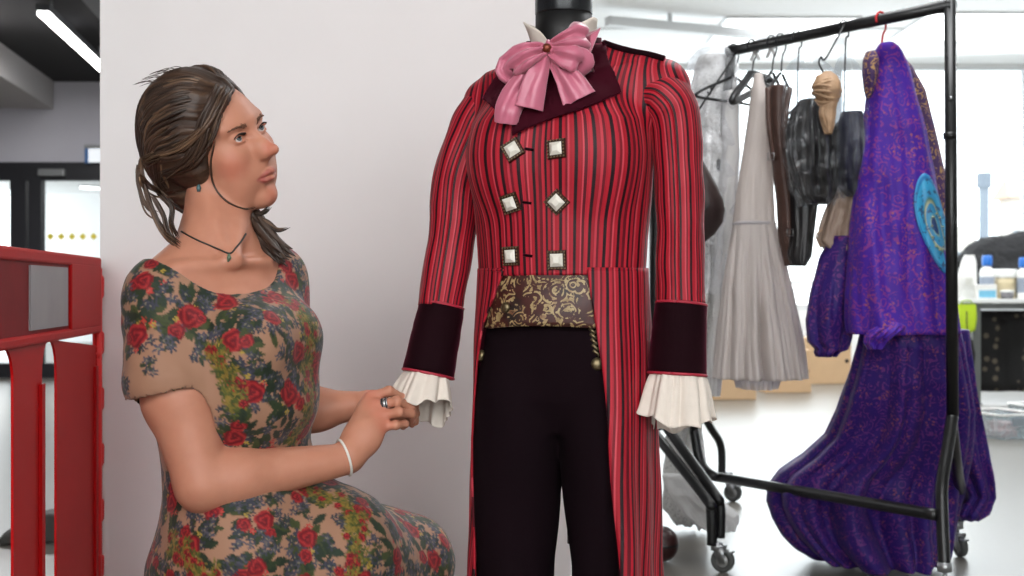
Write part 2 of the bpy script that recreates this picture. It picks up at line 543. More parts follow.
# window wall of the hall
structure(MB().box((-0.6, YB, 0), (10, YB+0.2, 0.75)).box((-0.6, YB, 3.46), (10, YB+0.2, 3.5)).build('wall_window', m_white, None, smooth=False))
wn = 0
for k in range(5):
    xa = -0.6 + k*2.12; xb = xa + 2.12
    f = MB()
    for lo, hi in (((xa, 0.75), (xa+0.05, 3.46)), ((xb-0.05, 0.75), (xb, 3.46)), ((xa+0.05, 0.75), (xb-0.05, 0.82)), ((xa+0.05, 3.44), (xb-0.05, 3.465)), ((xa+0.05, 1.04), (xb-0.05, 1.08))):
        f.box((lo[0]+0.001, YB+0.01, lo[1]+0.001), (hi[0]-0.001, YB+0.11, hi[1]-0.001))
    fo = structure(f.build('window_%d' % (k+1), m_winframe, None, smooth=False))
    MB().box((xa+0.05, YB+0.04, 0.82), (xb-0.05, YB+0.05, 3.44)).build('pane', m_glass, fo, smooth=False)
em3 = Nodes('added hall glow'); em3.color((255, 255, 255)); em3.b.inputs['Emission Color'].default_value = (.97, .99, 1, 1); em3.b.inputs['Emission Strength'].default_value = 3.0  # glowing panels added to brighten the white hall ceiling
for k, (x, yv, lab) in enumerate(((2.0, 9.4, 'added square glow panel on the ceiling above the bar of the clothes rack'), (2.6, 12.6, 'added square glow panel by the window, behind the red hanger'), (4.4, 12.4, 'added square glow panel by the window beyond the rack post'))):
    o = thing('added_glow_panel', lab, 'ceiling light', (x, yv, 3.5), 0, 'added glow panels of the hall')
    MB().box((-.6, -.6, -.02), (.6, .6, -.004)).build('diffuser', em3.m, o, smooth=False)
    MB().box((-.63, -.63, -.016), (.63, -.601, 0)).box((-.63, .601, -.016), (.63, .63, 0)).box((-.63, -.6, -.016), (-.601, .6, 0)).box((.601, -.6, -.016), (.63, .6, 0)).build('frame', m_winframe, o, smooth=False)
# ceiling tile joints and a lighting track near the window
b = MB()
for k in range(8):
    b.box((-1.1, 2.0+k*1.5, 3.492), (10, 2.03+k*1.5, 3.5))
structure(b.build('trim_2', plain('tile joint', (205, 208, 208), 0.7), None, smooth=False))
tr = MB()
a = np.array((0.85, 11.6)); e = np.array((3.2, 12.6))
dd = (e-a)/np.linalg.norm(e-a); nn = np.array((-dd[1], dd[0]))
V = [(*(p+nn*s*0.05), z) for z in (3.34, 3.42) for p, s in ((a, 1), (e, 1), (e, -1), (a, -1))]
tr.add(V, [(0,1,2,3),(7,6,5,4),(0,4,5,1),(1,5,6,2),(2,6,7,3),(3,7,4,0)])
for t in (0.25, 0.75):
    p = a+(e-a)*t
    tr.box((p[0]-0.02, p[1]-0.02, 3.40), (p[0]+0.02, p[1]+0.02, 3.5))
o = tr.build('lighting_track', m_winframe, None, smooth=False)
tag(o, 'pale lighting track under the white ceiling behind the red shoulder', 'lighting track')

# outside
m_stone = plain('pale facade', (206, 200, 192), 0.9, var=0.08, scale=0.3)
m_roof = plain('facade roof', (196, 170, 150), 0.9)
def building(name, label, x0, x1, y, h, rows, cols, roof=None, dx=1.6):
    o = thing(name, label, 'building', ((x0+x1)/2, y, -8))
    w = (x1-x0)/2
    MB().box((-w, 0, 0), (w, dx, h+8)).build('wall', m_stone, o, smooth=False)
    if roof:
        MB().add([(-w-0.3, -0.3, h+8), (w+0.3, -0.3, h+8), (w+0.3, dx+.3, h+8), (-w-.3, dx+.3, h+8), (-w, dx/2, h+8+roof), (w, dx/2, h+8+roof)], [(0,1,5,4), (2,3,4,5), (0,4,3), (1,2,5), (3,2,1,0)]).build('roof', m_roof, o, smooth=False)
    for r in range(rows):
        for c in range(cols):
            cx = -w + (c+0.5)*2*w/cols; cz = h+8-1.5-r*3.0
            MB().box((cx-0.55, -0.06, cz-1.6), (cx+0.55, 0.02, cz)).build('window', plain('dim pane', (120, 130, 140), 0.3) if (r, c) == (0, 0) else bpy.data.materials['dim pane'], o, smooth=False)
    return o
def wx(px, D): return (px-512)/FPX*D
building('town_house', 'pale building with a low tiled roof outside, beside the thin tower', wx(1012, 60), wx(1090, 60), 60, 1+90/FPX*60, 2, 3, 1.0)
building('office_block', 'pale flat block outside, between the rack post and thin tower', wx(880, 75), wx(976, 75), 75, 1+62/FPX*75, 2, 5)
tw = thing('tower', 'thin grey tower rising outside the window', 'tower', (wx(984, 70), 70, -8))
MB().box((-0.36, -0.36, 0), (0.36, 0.36, 11.6)).box((-0.2, -0.2, 11.6), (0.2, 0.2, 14.4)).build('shaft', plain('tower grey', (130, 140, 152), 0.8), tw, smooth=False)
MB().box((-0.3, -0.3, 14.4), (0.3, 0.3, 15.2)).build('cap', plain('tower cap', (120, 130, 142), 0.8), tw, smooth=False)
structure(MB().box((-120, 16, -8.2), (160, 160, -8.0)).build('ground', plain('paving', (190, 190, 188), 0.9), None, smooth=False))

# ------------------------------------------------------------------ red plastic barrier
ang = math.atan2(0.134, 1.0)
bar_o = thing('plastic_barrier', 'red plastic crowd barrier with a grey reflective panel beside the white wall', 'barrier', (-0.609-0.134*3.36-0.012, 3.345, 0), ang)
m_red = plain('red plastic', (188, 6, 10), 0.5, var=0.10, scale=5, Specular_IOR_Level=0.12)
m_red2 = plain('bright red plastic', (235, 36, 34), 0.35, var=0.08, scale=7)
m_refl = plain('reflective sheet', (150, 146, 148), 0.45, var=0.15, scale=9)
# local: -y runs towards the viewer along the barrier (length 2.05), x is its thickness
def by(Y): return (Y-3.36)/math.cos(ang)
slats = []
y = by(3.13)
b = MB()
T = 0.03
# frame: top panel with recessed field, top rail, end stile
MB().box((-0.012, -2.04, 0.90), (0.008, -0.01, 1.06)).build('recessed_board', plain('dull red plastic', (142, 14, 22), 0.6, var=.25, scale=7, Specular_IOR_Level=0.15), bar_o, smooth=False)
b.box((-T/2, -2.05, 1.052), (T/2, 0, 1.078)); b.box((-T/2, -2.05, 0.885), (T/2, 0, 0.907))
b.box((-T/2, by(2.985), 0.9), (T/2, 0, 1.06)); b.box((-T/2, -2.05, 0.9), (T/2, -1.9, 1.06))
b.build('panel', m_red, bar_o, smooth=False, bevel=0.006)
b = MB(); b.box((-T/2, -2.05, 0.04), (T/2, 0, 0.14)); b.build('bottom_rail', m_red, bar_o, smooth=False, bevel=0.008)
edges = [(2.88, 3.345), (2.50, 2.74), (2.09, 2.33), (1.66, 1.90), (1.33, 1.49)]
for (ya, yb) in edges:
    s = MB()
    a_, c_ = by(ya), by(yb)
    # upright with flared shoulders that form arches under the panel
    prof = [(a_, 0.13), (a_, 0.82)] + [(a_-0.075*(1-math.cos(t)), 0.82+0.07*math.sin(t)) for t in np.linspace(0.2, PI/2, 6)] + \
           [(c_+0.075*(1-math.cos(t)), 0.82+0.07*math.sin(t)) for t in np.linspace(PI/2, 0.2, 6)] + [(c_, 0.82), (c_, 0.13)]
    if yb > 3.3: prof = [p for p in prof if p[0] <= 0.0]+([(0.0, 0.89), (0.0, 0.13)])
    n = len(prof)
    Vv = [(x, p[0], p[1]) for x in (-0.002, 0.003) for p in prof]
    Ff = [tuple(range(n)), tuple(range(2*n-1, n-1, -1))] + [(i, i+n, (i+1) % n+n, (i+1) % n) for i in range(n)]
    s.add(Vv, Ff)
    s.box((0.0025, c_-0.030, 0.14), (0.010, c_-0.001, 0.80))      # moulded lip on the far edge
    s.build('upright', m_red, bar_o, smooth=False)
MB().box((0.008, by(2.60), 0.915), (0.0125, by(2.955), 1.046)).build('reflective_panel', m_refl, bar_o, smooth=False)
# hooks that link one barrier to the next, on the far end
h = MB()
for k in range(7):
    zc = 0.10 + k*0.145
    h.tube([(0.0, 0.0, zc), (0.004, 0.034, zc+0.01), (0.004, 0.038, zc+0.055), (0.0, 0.0, zc+0.065)], 0.011, 8)
h.tube([(0.002, 0.012, 0.05), (0.002, 0.012, 1.05)], 0.012, 8)
h.build('link_hooks', m_red2, bar_o)
fo = MB().box((-0.22, -0.34, 0.0), (0.22, -0.2, 0.07)).build('stand', plain('grey rubber', (70, 68, 66), 0.8), bar_o, smooth=False, bevel=0.01)
# loose rubber barrier foot on the lobby floor behind the barrier
pw = P(34, 538, 1300/(541-288))
bfoot = thing('barrier_foot', 'dark grey rubber barrier foot on the grey floor behind the red barrier', 'barrier foot', (pw[0], pw[1], 0), 0.25)
Vw = []
prof = [(-0.125, 0.0), (-0.128, 0.02), (-0.10, 0.04), (0.0, 0.10), (0.06, 0.115), (0.13, 0.11), (0.15, 0.0)]
n = len(prof)
Vw = [(p[0], yy, p[1]) for yy in (-0.07, 0.07) for p in prof]
MB().add(Vw, [tuple(range(n)), tuple(range(2*n-1, n-1, -1))]+[(i, i+n, (i+1) % n+n, (i+1) % n) for i in range(n)]).build('body', plain('foot rubber', (66, 64, 60), 0.7, var=0.2), bfoot, smooth=False, bevel=0.012)
MB().box((-0.03, -0.02, 0.07), (0.04, 0.02, 0.105)).build('grip', plain('grip rubber', (40, 40, 40), 0.6), bfoot, smooth=False, bevel=0.005)
# ================================================================== MANNEQUIN AND COSTUME
MD = 2.40
MC = np.array(((562-512)/FPX*MD, MD, 0.0)); MYAW = math.radians(-18)
cy, sy = math.cos(MYAW), math.sin(MYAW)
def m_loc(p):                       # place -> costume coordinates (x: viewer's right, -y: front)
    q = np.asarray(p, float) - MC
    return np.stack([q[..., 0]*cy+q[..., 1]*sy, -q[..., 0]*sy+q[..., 1]*cy, q[..., 2]], -1)
def m_ray(px, py):
    o = m_loc(np.array((0, 0, CAMZ))); e = m_loc(P(px, py, 1.0)); d_ = e-o
    return o, d_/np.linalg.norm(d_)
def m_at(px, py, D): return m_loc(P(px, py, D))

# ---- materials of the costume
STR = [(0, (175, 27, 44)), (.035, (34, 6, 14)), (.06, (154, 19, 36)), (.10, (83, 6, 23)), (.125, (193, 62, 74)), (.145, (160, 19, 36)), (.20, (26, 4, 13)), (.24, (170, 25, 42)),
       (.275, (111, 11, 28)), (.30, (194, 68, 80)), (.32, (163, 20, 38)), (.37, (26, 5, 12)), (.405, (153, 17, 34)), (.45, (189, 60, 74)), (.468, (83, 7, 23)), (.50, (174, 27, 44)),
       (.545, (29, 6, 14)), (.58, (147, 16, 33)), (.62, (180, 46, 61)), (.645, (100, 9, 26)), (.675, (167, 22, 39)), (.72, (24, 4, 12)), (.76, (174, 28, 46)), (.80, (118, 12, 29)),
       (.825, (193, 65, 77)), (.845, (160, 19, 36)), (.89, (27, 6, 13)), (.925, (153, 17, 34)), (.96, (93, 8, 24))]
def stripe_mat():
    s = Nodes('striped silk')
    u = s.attr('u')
    f = s.math('FRACT', s.math('MULTIPLY', u, 1/0.150))
    col = s.ramp(f, STR, 'CONSTANT')
    fine = s.math('FRACT', s.math('MULTIPLY', u, 1/0.0052))
    col = s.mix(s.math('MULTIPLY', s.math('GREATER_THAN', fine, 0.62), 0.22), col, (96, 8, 26))
    s.color(col).set(Roughness=0.55)
    s.b.inputs['Specular IOR Level'].default_value = 0.3
    s.b.inputs['Sheen Weight'].default_value = 0.1; s.b.inputs['Sheen Roughness'].default_value = 0.4; s.b.inputs['Sheen Tint'].default_value = (1, .5, .5, 1)
    s.bump(s.math('ADD', s.noise(18, 3), s.math('MULTIPLY', s.noise(160, 2), 0.25)), 0.5, 0.004)
    return s.m
m_stripe = stripe_mat()
def velvet(name, c):
    s = Nodes(name); s.color(s.mix(s.noise(9, 3), c, tuple(v*0.6 for v in c))).set(Roughness=0.85)
    s.b.inputs['Sheen Weight'].default_value = 0.5; s.b.inputs['Sheen Roughness'].default_value = 0.35; s.b.inputs['Sheen Tint'].default_value = (0.45, 0.05, 0.12, 1)
    s.b.inputs['Specular IOR Level'].default_value = 0.1
    s.bump(s.noise(300, 2), 0.3, 0.001)
    return s.m
m_velvet = velvet('wine velvet', (62, 5, 22))
m_velvet_dark = velvet('dark velvet', (28, 3, 10))
m_piping = plain('red piping', (170, 36, 56), 0.5)
def satin(name, c, c2):
    s = Nodes(name); s.color(s.mix(s.noise(14, 3), c, c2)).set(Roughness=0.32)
    s.b.inputs['Sheen Weight'].default_value = 0.3
    s.bump(s.noise(40, 3), 0.35, 0.003)
    return s.m
m_pink = satin('pink satin', (198, 112, 134), (180, 92, 114))
m_linen = plain('cream linen', (222, 210, 198), 0.8, var=0.05, scale=60, bump=0.2)
m_black = plain('black cloth', (12, 11, 12), 0.55, var=0.2)
m_cap = plain('black gloss', (26, 27, 30), 0.25, var=0.1)
m_trouser = Nodes('plum wool'); m_trouser.color(m_trouser.mix(m_trouser.noise(5), (22, 9, 15), (14, 6, 10))).set(Roughness=0.9)
m_trouser.b.inputs['Specular IOR Level'].default_value = 0.08
m_trouser.bump(m_trouser.noise(120, 2), 0.2, 0.001); m_trouser = m_trouser.m
m_brass = plain('dull brass', (126, 112, 84), 0.4, 0.8)

def paisley_mat():
    s = Nodes('paisley brocade')
    tc = s.n('ShaderNodeTexCoord').outputs['Object']
    warp = s.n('ShaderNodeTexNoise'); warp.inputs['Scale'].default_value = 16; s.l(tc, warp.inputs['Vector'])
    mx = s.n('ShaderNodeVectorMath', operation='MULTIPLY_ADD'); s.l(warp.outputs['Color'], mx.inputs[0]); mx.inputs[1].default_value = (0.03, 0.03, 0.03); s.l(tc, mx.inputs[2])
    v = s.n('ShaderNodeTexVoronoi'); v.inputs['Scale'].default_value = 28; s.l(mx.outputs[0], v.inputs['Vector'])
    rings = s.math('SINE', s.math('MULTIPLY', v.outputs['Distance'], 34.0))
    v2 = s.n('ShaderNodeTexVoronoi'); v2.inputs['Scale'].default_value = 120; s.l(mx.outputs[0], v2.inputs['Vector'])
    dots = s.math('LESS_THAN', v2.outputs['Distance'], 0.36)
    g = s.math('GREATER_THAN', rings, 0.35)
    nz = s.math('GREATER_THAN', s.noise(60, 4), 0.47)
    gold = s.math('MULTIPLY', s.math('MAXIMUM', g, dots), nz)
    base = s.ramp(s.noise(22, 3), [(0.3, (44, 14, 14)), (0.5, (66, 24, 18)), (0.7, (30, 18, 16))])
    goldc = s.ramp(s.noise(35, 3), [(0.35, (128, 104, 66)), (0.55, (168, 146, 104)), (0.7, (112, 74, 50))])
    s.color(s.mix(gold, base, goldc)).set(Roughness=0.5)
    s.bump(gold, 0.3, 0.001)
    return s.m
m_paisley = paisley_mat()

# ---- tailoring form of the bodice
TORSO = [(0.99, .156, .117, 0), (1.03, .156, .117, 0), (1.09, .160, .121, 0), (1.16, .168, .126, 0), (1.24, .172, .128, 0), (1.30, .172, .120, .004), (1.35, .150, .100, .008), (1.39, .120, .085, .012)]
def torso_fn(grow=0.0):
    def fn(p):
        a, b_, yc = interp(p[..., 2], TORSO)
        a = a+grow; b_ = b_+grow
        r = np.sqrt((p[..., 0]/a)**2 + ((p[..., 1]-yc)/b_)**2)
        d_ = (r-1)*np.minimum(a, b_)*0.95
        return np.maximum(d_, np.maximum(1.022-p[..., 2], p[..., 2]-1.385))
    return fn, np.array((-.21, -.16, 1.0)), np.array((.21, .16, 1.41))
bod = Field((-.27, -.2, .99), (.27, .2, 1.50), 0.003)
bod.add(torso_fn())
bod.add(rcone((.055, .015, 1.405), (.185, .012, 1.362), .045, .052), .045)
bod.add(rcone((-.055, .015, 1.398), (-.150, .012, 1.350), .045, .044), .045)
bod.add(rcone((0, .012, 1.36), (0, .012, 1.395), .075, .062), .04)
bod.add(ellip((.075, -.07, 1.24), (.075, .06, .09)), .05)
bod.add(ellip((-.075, -.07, 1.24), (.075, .06, .09)), .05)
def mhit(px, py, off=0.0):
    o, d_ = m_ray(px, py)
    h = bod.hit(o, d_, 2.0, 2.9)
    if h is None: return None
    return h + bod.grad(h)*off

def place(name, label, cat):
    return thing(name, label, cat, tuple(MC), MYAW)
# ---- the dressmaker's mannequin
man = place('mannequin', 'black tailor mannequin wearing the red tailcoat', 'mannequin')
MB().lathe([(.085, 1.30), (.075, 1.38), (.066, 1.405), (.0555, 1.43), (.053, 1.47), (.0525, 1.505)], 40, Matrix.Translation((0.0, .012, 0))).build('neck', m_black, man)
MB().lathe([(.0525, 1.5055), (.0535, 1.508), (.0535, 1.60), (.048, 1.61), (.02, 1.615)], 40, Matrix.Translation((0.0, .012, 0))).build('neck_cap', m_cap, man)
tor = Field((-.2, -.15, .86), (.2, .15, 1.40), 0.006)
tor.add(ellip((0, 0, 1.22), (.14, .095, .2)), 0); tor.add(ellip((0, 0, 1.0), (.13, .088, .15)), .06)
Vt, Ft = tor.mesh(); mesh_obj('torso', Vt, Ft, m_black, man)
MB().tube([(.016, .055, 0.03), (.016, .055, 0.95)], .0125, 14).build('stand_pole', m_cap, man)
MB().tube([(.016, .055, 0.52), (.016, .055, 0.565)], .021, 14).tube([(.016, .055, .545), (.032, .02, .552)], .006, 8).build('height_clamp', plain('chrome', (190, 190, 195), 0.2, 1.0), man)
MB().lathe([(.17, 0.0), (.17, .012), (.16, .02), (.03, .032), (.02, .045)], 36, Matrix.Translation((.016, .055, 0))).build('stand_base', m_cap, man)

# ---- trousers
trs = place('trousers', 'dark plum trousers under the red tailcoat, on the mannequin', 'trousers')
tf = Field((-.22, -.19, .05), (.22, .19, 1.0), 0.005)
def legsec(side):
    tab = [(.06, .066, .084, .092, .012), (.30, .068, .084, .090, .010), (.50, .071, .087, .087, .004), (.66, .082, .095, .083, 0), (.72, .087, .098, .081, 0), (.80, .084, .103, .076, 0), (.86, .074, .100, .068, 0), (.90, .064, .090, .06, 0)]
    def fn(p):
        a, b_, xc, yc = interp(p[..., 2], tab)
        crease = 0.006*np.sin(p[..., 2]*21+side)*np.cos(np.arctan2(p[..., 1], p[..., 0]-side*xc)*3)
        d_ = (np.sqrt(((p[..., 0]-side*xc)/a)**2+((p[..., 1]-yc-side*.010)/b_)**2)-1)*a + crease*0.5
        return np.maximum(d_, np.maximum(.07-p[..., 2], p[..., 2]-.90))
    return fn, np.array((-.21, -.18, .06)), np.array((.21, .18, .92))
tf.add(legsec(1)); tf.add(legsec(-1))
def hip(p):
    a, b_ = interp(p[..., 2], [(.74, .120, .07), (.80, .152, .100), (.86, .157, .106), (.90, .155, .107), (.98, .144, .103)])
    return np.maximum((np.sqrt((p[..., 0]/a)**2+(p[..., 1]/b_)**2)-1)*b_, np.maximum(.74-p[..., 2], p[..., 2]-.975))
tf.add((hip, np.array((-.2, -.15, .72)), np.array((.2, .15, .99))), .02)
Vt, Ft = tf.mesh(); Vt = relax(Vt, Ft, 3)
mesh_obj('trouser_legs', Vt, Ft, m_trouser, trs)
# fall-front: seam lines, side buttons and gold braid
def thit(px, py, off=.003):
    o, d_ = m_ray(px, py); h = tf.hit(o, d_, 2.0, 2.9)
    return None if h is None else h+tf.grad(h)*off
for xs_, bpx in (((487, 484), (483, 356)), ((594, 598), (597, 364))):
    m = MB()
    for k in range(5):
        t = k/4; x = xs_[0]+(xs_[1]-xs_[0])*t; y = 331+22*t
        q_ = [thit(x-5, y-3), thit(x, y+2), thit(x+5, y-3)]
        if all(v is not None for v in q_): m.tube(q_, .0034, 6)
    if m.n: m.build('gold_braid', m_brass, trs)
    c = thit(*bpx, off=.004)
    if c is not None:
        MB().lathe([(.002, -.004), (.0105, -.003), (.0115, 0), (.009, .004), (.003, .006)], 16, align(tf.grad(c), c)).build('button', m_brass, trs)

# ---- waistcoat
wc = place('waistcoat', 'paisley brocade waistcoat between trousers and red tailcoat front', 'waistcoat')
th = np.linspace(-1.9, 1.9, 60); zs = np.linspace(0, 1, 14)
rings = []
for t in zs:
    r_ = []
    for a in th:
        zb = .927 + .006*math.cos(a*2) + .014*max(0, abs(a)-.8)
        z = 1.05 + (zb-1.05)*t
        aa = .145+.014*t; bb = .1095+.009*t + .0025*math.sin(t*9+a*4)
        r_.append((aa*math.sin(a), -bb*math.cos(a), z))
    rings.append(r_)
Vw, Fw = loft(rings, False)
mesh_obj('front', Vw, Fw, m_paisley, wc, solid=.004)
for k, (px, py) in enumerate(((508, 306),)):
    c = np.array((-.075, -.104, .965)); MB().lathe([(.002, -.003), (.009, -.002), (.010, 0), (.008, .004), (.002, .006)], 16, align((-.5, -.85, 0), c)).build('button', m_brass, wc)

# ---- tailcoat
coat = place('tailcoat', 'red and black striped tailcoat with velvet lapels, worn by the mannequin', 'coat')
Vb, Fb = bod.mesh(); Vb = relax(Vb, Fb, 4)
nzv = noise3(Vb*np.array((9, 9, 5.0)))*.004 + noise3(Vb*np.array((26, 26, 12.0)))*.0012
Nb = vnormals(Vb, Fb); Vb = Vb + Nb*nzv[:, None]
ang_b = np.arctan2(Vb[:, 0], -Vb[:, 1]+.02)
a_, b_, _ = interp(Vb[:, 2], TORSO)
u_b = ang_b*0.150*(1+0.0*Vb[:, 2])
u_b = np.where(Vb[:, 2] > 1.30, u_b*(1-np.clip((Vb[:, 2]-1.30)/.1, 0, 1)) + Vb[:, 0]*1.12*np.clip((Vb[:, 2]-1.30)/.1, 0, 1), u_b)
mesh_obj('bodice', Vb, Fb, m_stripe, coat, attrs={'u': u_b})
# tails
def tail_ring(z, grow=0.0):
    a = np.interp(z, [.28, .47, .75, .9, 1.035], [.180, .176, .170, .166, .158]) + grow
    b_ = np.interp(z, [.28, .47, .75, .9, 1.035], [.150, .146, .136, .128, .120]) + grow
    return a, b_
def tail_edges(z):
    L = np.interp(z, [.28, .47, .60, .75, .86, .93, .985, 1.035], [-1.22, -1.18, -1.15, -1.09, -1.00, -.87, -.66, -.52])
    R = np.interp(z, [.28, .47, .60, .75, .86, .93, .985, 1.035], [.90, .84, .78, .72, .66, .60, .54, .50])
    return R, 2*PI+L
zt = np.linspace(1.036, .33, 70); tt = np.linspace(0, 1, 130)
rings = []; uu = []
for z in zt:
    e0, e1 = tail_edges(z); a, b_ = tail_ring(z)
    an = e0+(e1-e0)*tt
    k = np.clip((1.0-z)/.6, 0, 1)
    fold = k*(.010*np.sin(an*7+1.2)+.006*np.sin(an*13+z*4))
    rings.append(np.stack([(a+fold)*np.sin(an), -(b_+fold)*np.cos(an), np.full_like(an, z)], -1)); uu.append(an*.150*(1+.10*k))
def vent(F, m, n, an2, z1):
    """the tails part at the back below the seat"""
    idx = F[:, 0]; a_q = an2.ravel()[idx]; z_q = np.repeat(z1, n)[idx]
    open_ = (z_q < .80) & (a_q > PI-.05) & (a_q < PI+.02+.44*np.clip((.80-z_q)/.30, 0, 1))
    return F[~open_]
AN2 = np.array([tail_edges(z)[0]+(tail_edges(z)[1]-tail_edges(z)[0])*tt for z in zt])
Vt, Ft = loft(rings, False); Ft = vent(Ft, 70, 130, AN2, zt)
Vt += (noise3(Vt*7)*.004)[:, None]*np.array((1, 1, 0))
mesh_obj('tails', Vt, Ft, m_stripe, coat, attrs={'u': np.array(uu).ravel()}, solid=.004)
# dark lining inside the tails
rings = []
for z in zt:
    e0, e1 = tail_edges(z); a, b_ = tail_ring(z, -.009)
    an = e0+.012+(e1-e0-.024)*tt
    k = np.clip((1.0-z)/.6, 0, 1); fold = k*(.010*np.sin(an*7+1.2)+.006*np.sin(an*13+z*4))
    rings.append(np.stack([(a+fold)*np.sin(an), -(b_+fold)*np.cos(an), np.full_like(an, z+.002)], -1))
Vt, Ft = loft(rings, False); Ft = vent(Ft, 70, 130, AN2, zt)
Vt += (noise3(Vt*7)*.004)[:, None]*np.array((1, 1, 0))
mesh_obj('lining', Vt, Ft, m_velvet_dark, coat)
# waist seam
ws = []
for an in np.linspace(.50, 2*PI-.52, 90):
    ws.append((.1585*math.sin(an), -.1215*math.cos(an), 1.032))
MB().tube(ws, .0022, 6).build('waist_seam', m_stripe, coat, attrs={'u': np.repeat(np.linspace(.5, 2*PI-.52, 90)*.150, 6)})

def tube_along(ctrl, rad, n=40, m=44, up=(0, 1, 0), fold=0.0, seed=0, k_flat=1.0):
    """a cloth tube along control points; returns grid, u, centreline"""
    c = catmull(ctrl, 12)
    s_ = np.linspace(0, 1, len(c)); q = np.linspace(0, 1, m)
    c = np.stack([np.interp(q, s_, c[:, k]) for k in range(3)], 1)
    r = np.interp(q, np.linspace(0, 1, len(rad)), rad)
    T_, A_, B_ = frames(c, up)
    an = np.linspace(0, 2*PI, n, endpoint=False)
    G = []
    for i in range(m):
        rr = r[i]*(1+fold*noise3(np.stack([np.cos(an)*1.3+seed, np.sin(an)*1.3, np.full(n, q[i]*9)], -1)))
        G.append(c[i]+(rr*np.cos(an))[:, None]*A_[i]+(rr*k_flat*np.sin(an))[:, None]*B_[i])
    return np.array(G), np.tile(an, (m, 1)), c, r

def sleeve(pts, rad, seed):
    G, an, c, r = tube_along(pts, rad, 64, 60, (0, -1, 0), .10, seed)
    # keep the stripe seam at the back
    Vs, Fs = loft(np.concatenate([G, G[:, :1]], 1), False)
    us = np.concatenate([an, np.full((len(an), 1), 2*PI)], 1)*.058
    return mesh_obj('sleeve', Vs, Fs, m_stripe, coat, attrs={'u': us.ravel()}, solid=.003)
DL, DR = 2.455, 2.34
L_sh = m_at(474, 104, DL); R_sh = m_at(672, 82, DR)
Lp = [m_at(512, 102, DL-.01), m_at(493, 107, DL), m_at(477, 130, DL), m_at(459, 175, DL), m_at(453, 225, DL), m_at(446, 270, DL-.01), m_at(440, 308, DL-.02)]
sleeve(Lp, [.042, .0515, .0515, .046, .044, .043, .041], 1)
Rp = [m_at(648, 94, DR+.01), m_at(663, 97, DR), m_at(674, 116, DR), m_at(678, 165, DR), m_at(680, 215, DR), m_at(680, 265, DR-.005), m_at(681, 304, DR-.01)]
sleeve(Rp, [.038, .047, .046, .043, .042, .042, .042], 5)
def cuff(pts, rad, px):
    G, an, c, r = tube_along(pts, rad, 48, 14, (0, -1, 0), .03, px)
    Vc, Fc = loft(G, True)
    o = mesh_obj('cuff', Vc, Fc, m_velvet_dark, coat, solid=.004)
    for i in (0, len(G)-1):
        n_ = len(G[i]); e = G[i]+(G[i]-c[i])*.02
        MB().tube(np.concatenate([e, e[:1]]), .0028, 6).build('cuff_piping', m_piping, o)
    return o
cL = [m_at(442, 305, DL-.02), m_at(437, 330, DL-.025), m_at(428, 374, DL-.035)]
cuff(cL, [.040, .0435, .047], 2)
cR = [m_at(681, 304, DR-.01), m_at(679, 335, DR-.015), m_at(677, 374, DR-.02)]
cuff(cR, [.044, .047, .051], 6)

# shirt: ruffles at the wrists, collar wings at the neck
shirt = place('shirt', 'cream linen shirt showing as ruffled wrists and upright collar', 'shirt')
def ruffle(pts, r0, r1, waves, seed, amp):
    c = catmull(pts, 8); m = 26
    q = np.linspace(0, 1, m); s_ = np.linspace(0, 1, len(c))
    c = np.stack([np.interp(q, s_, c[:, k]) for k in range(3)], 1)
    T_, A_, B_ = frames(c, (0, -1, 0)); n = 220
    an = np.linspace(0, 2*PI, n, endpoint=False); G = []
    ph = 1.3*np.sin(an*2+seed)+.8*np.sin(3*an+seed*2)
    for i in range(m):
        t = q[i]
        w_ = (t**0.8)
        rr = r0+(r1-r0)*t**0.9 + amp*w_*np.sin(waves*an+ph) + .4*amp*w_*np.sin(waves*2.3*an+seed) + .0015*(1-w_)*np.sin(waves*3*an)
        G.append(c[i]+(rr*np.cos(an))[:, None]*A_[i]+(rr*np.sin(an))[:, None]*B_[i] + T_[i]*(.012*t*np.sin(an*2+seed)+.004*t*np.cos(waves*an+ph))[:, None])
    Vr, Fr = loft(G, True)
    return mesh_obj('wrist_ruffle', Vr, Fr, m_linen, shirt, solid=.0016)
ruffle([m_at(429, 370, DL-.035), m_at(425, 387, DL-.045), m_at(420, 409, DL-.06)], .034, .060, 7, 1.0, .0060)
ruffle([m_at(677, 368, DR-.02), m_at(677, 388, DR-.025), m_at(675, 423, DR-.035)], .040, .064, 8, 2.4, .0070)
# upright collar with two flared points
rings = []
an = np.linspace(-2.75, 2.75, 80)
for t in np.linspace(0, 1, 10):
    z = 1.425 + t*(.036 + .030*np.clip((np.abs(an)-.25)/.8, 0, 1))
    r = .0565 + .004*t + .016*t**2*np.exp(-((np.abs(an)-1.0)/.45)**2)
    rings.append(np.stack([r*np.sin(an), .012-r*np.cos(an), z-.022*t*np.exp(-(an/.3)**2)], -1))
Vc, Fc = loft(rings, False); mesh_obj('collar', Vc, Fc, m_linen, shirt, solid=.002)

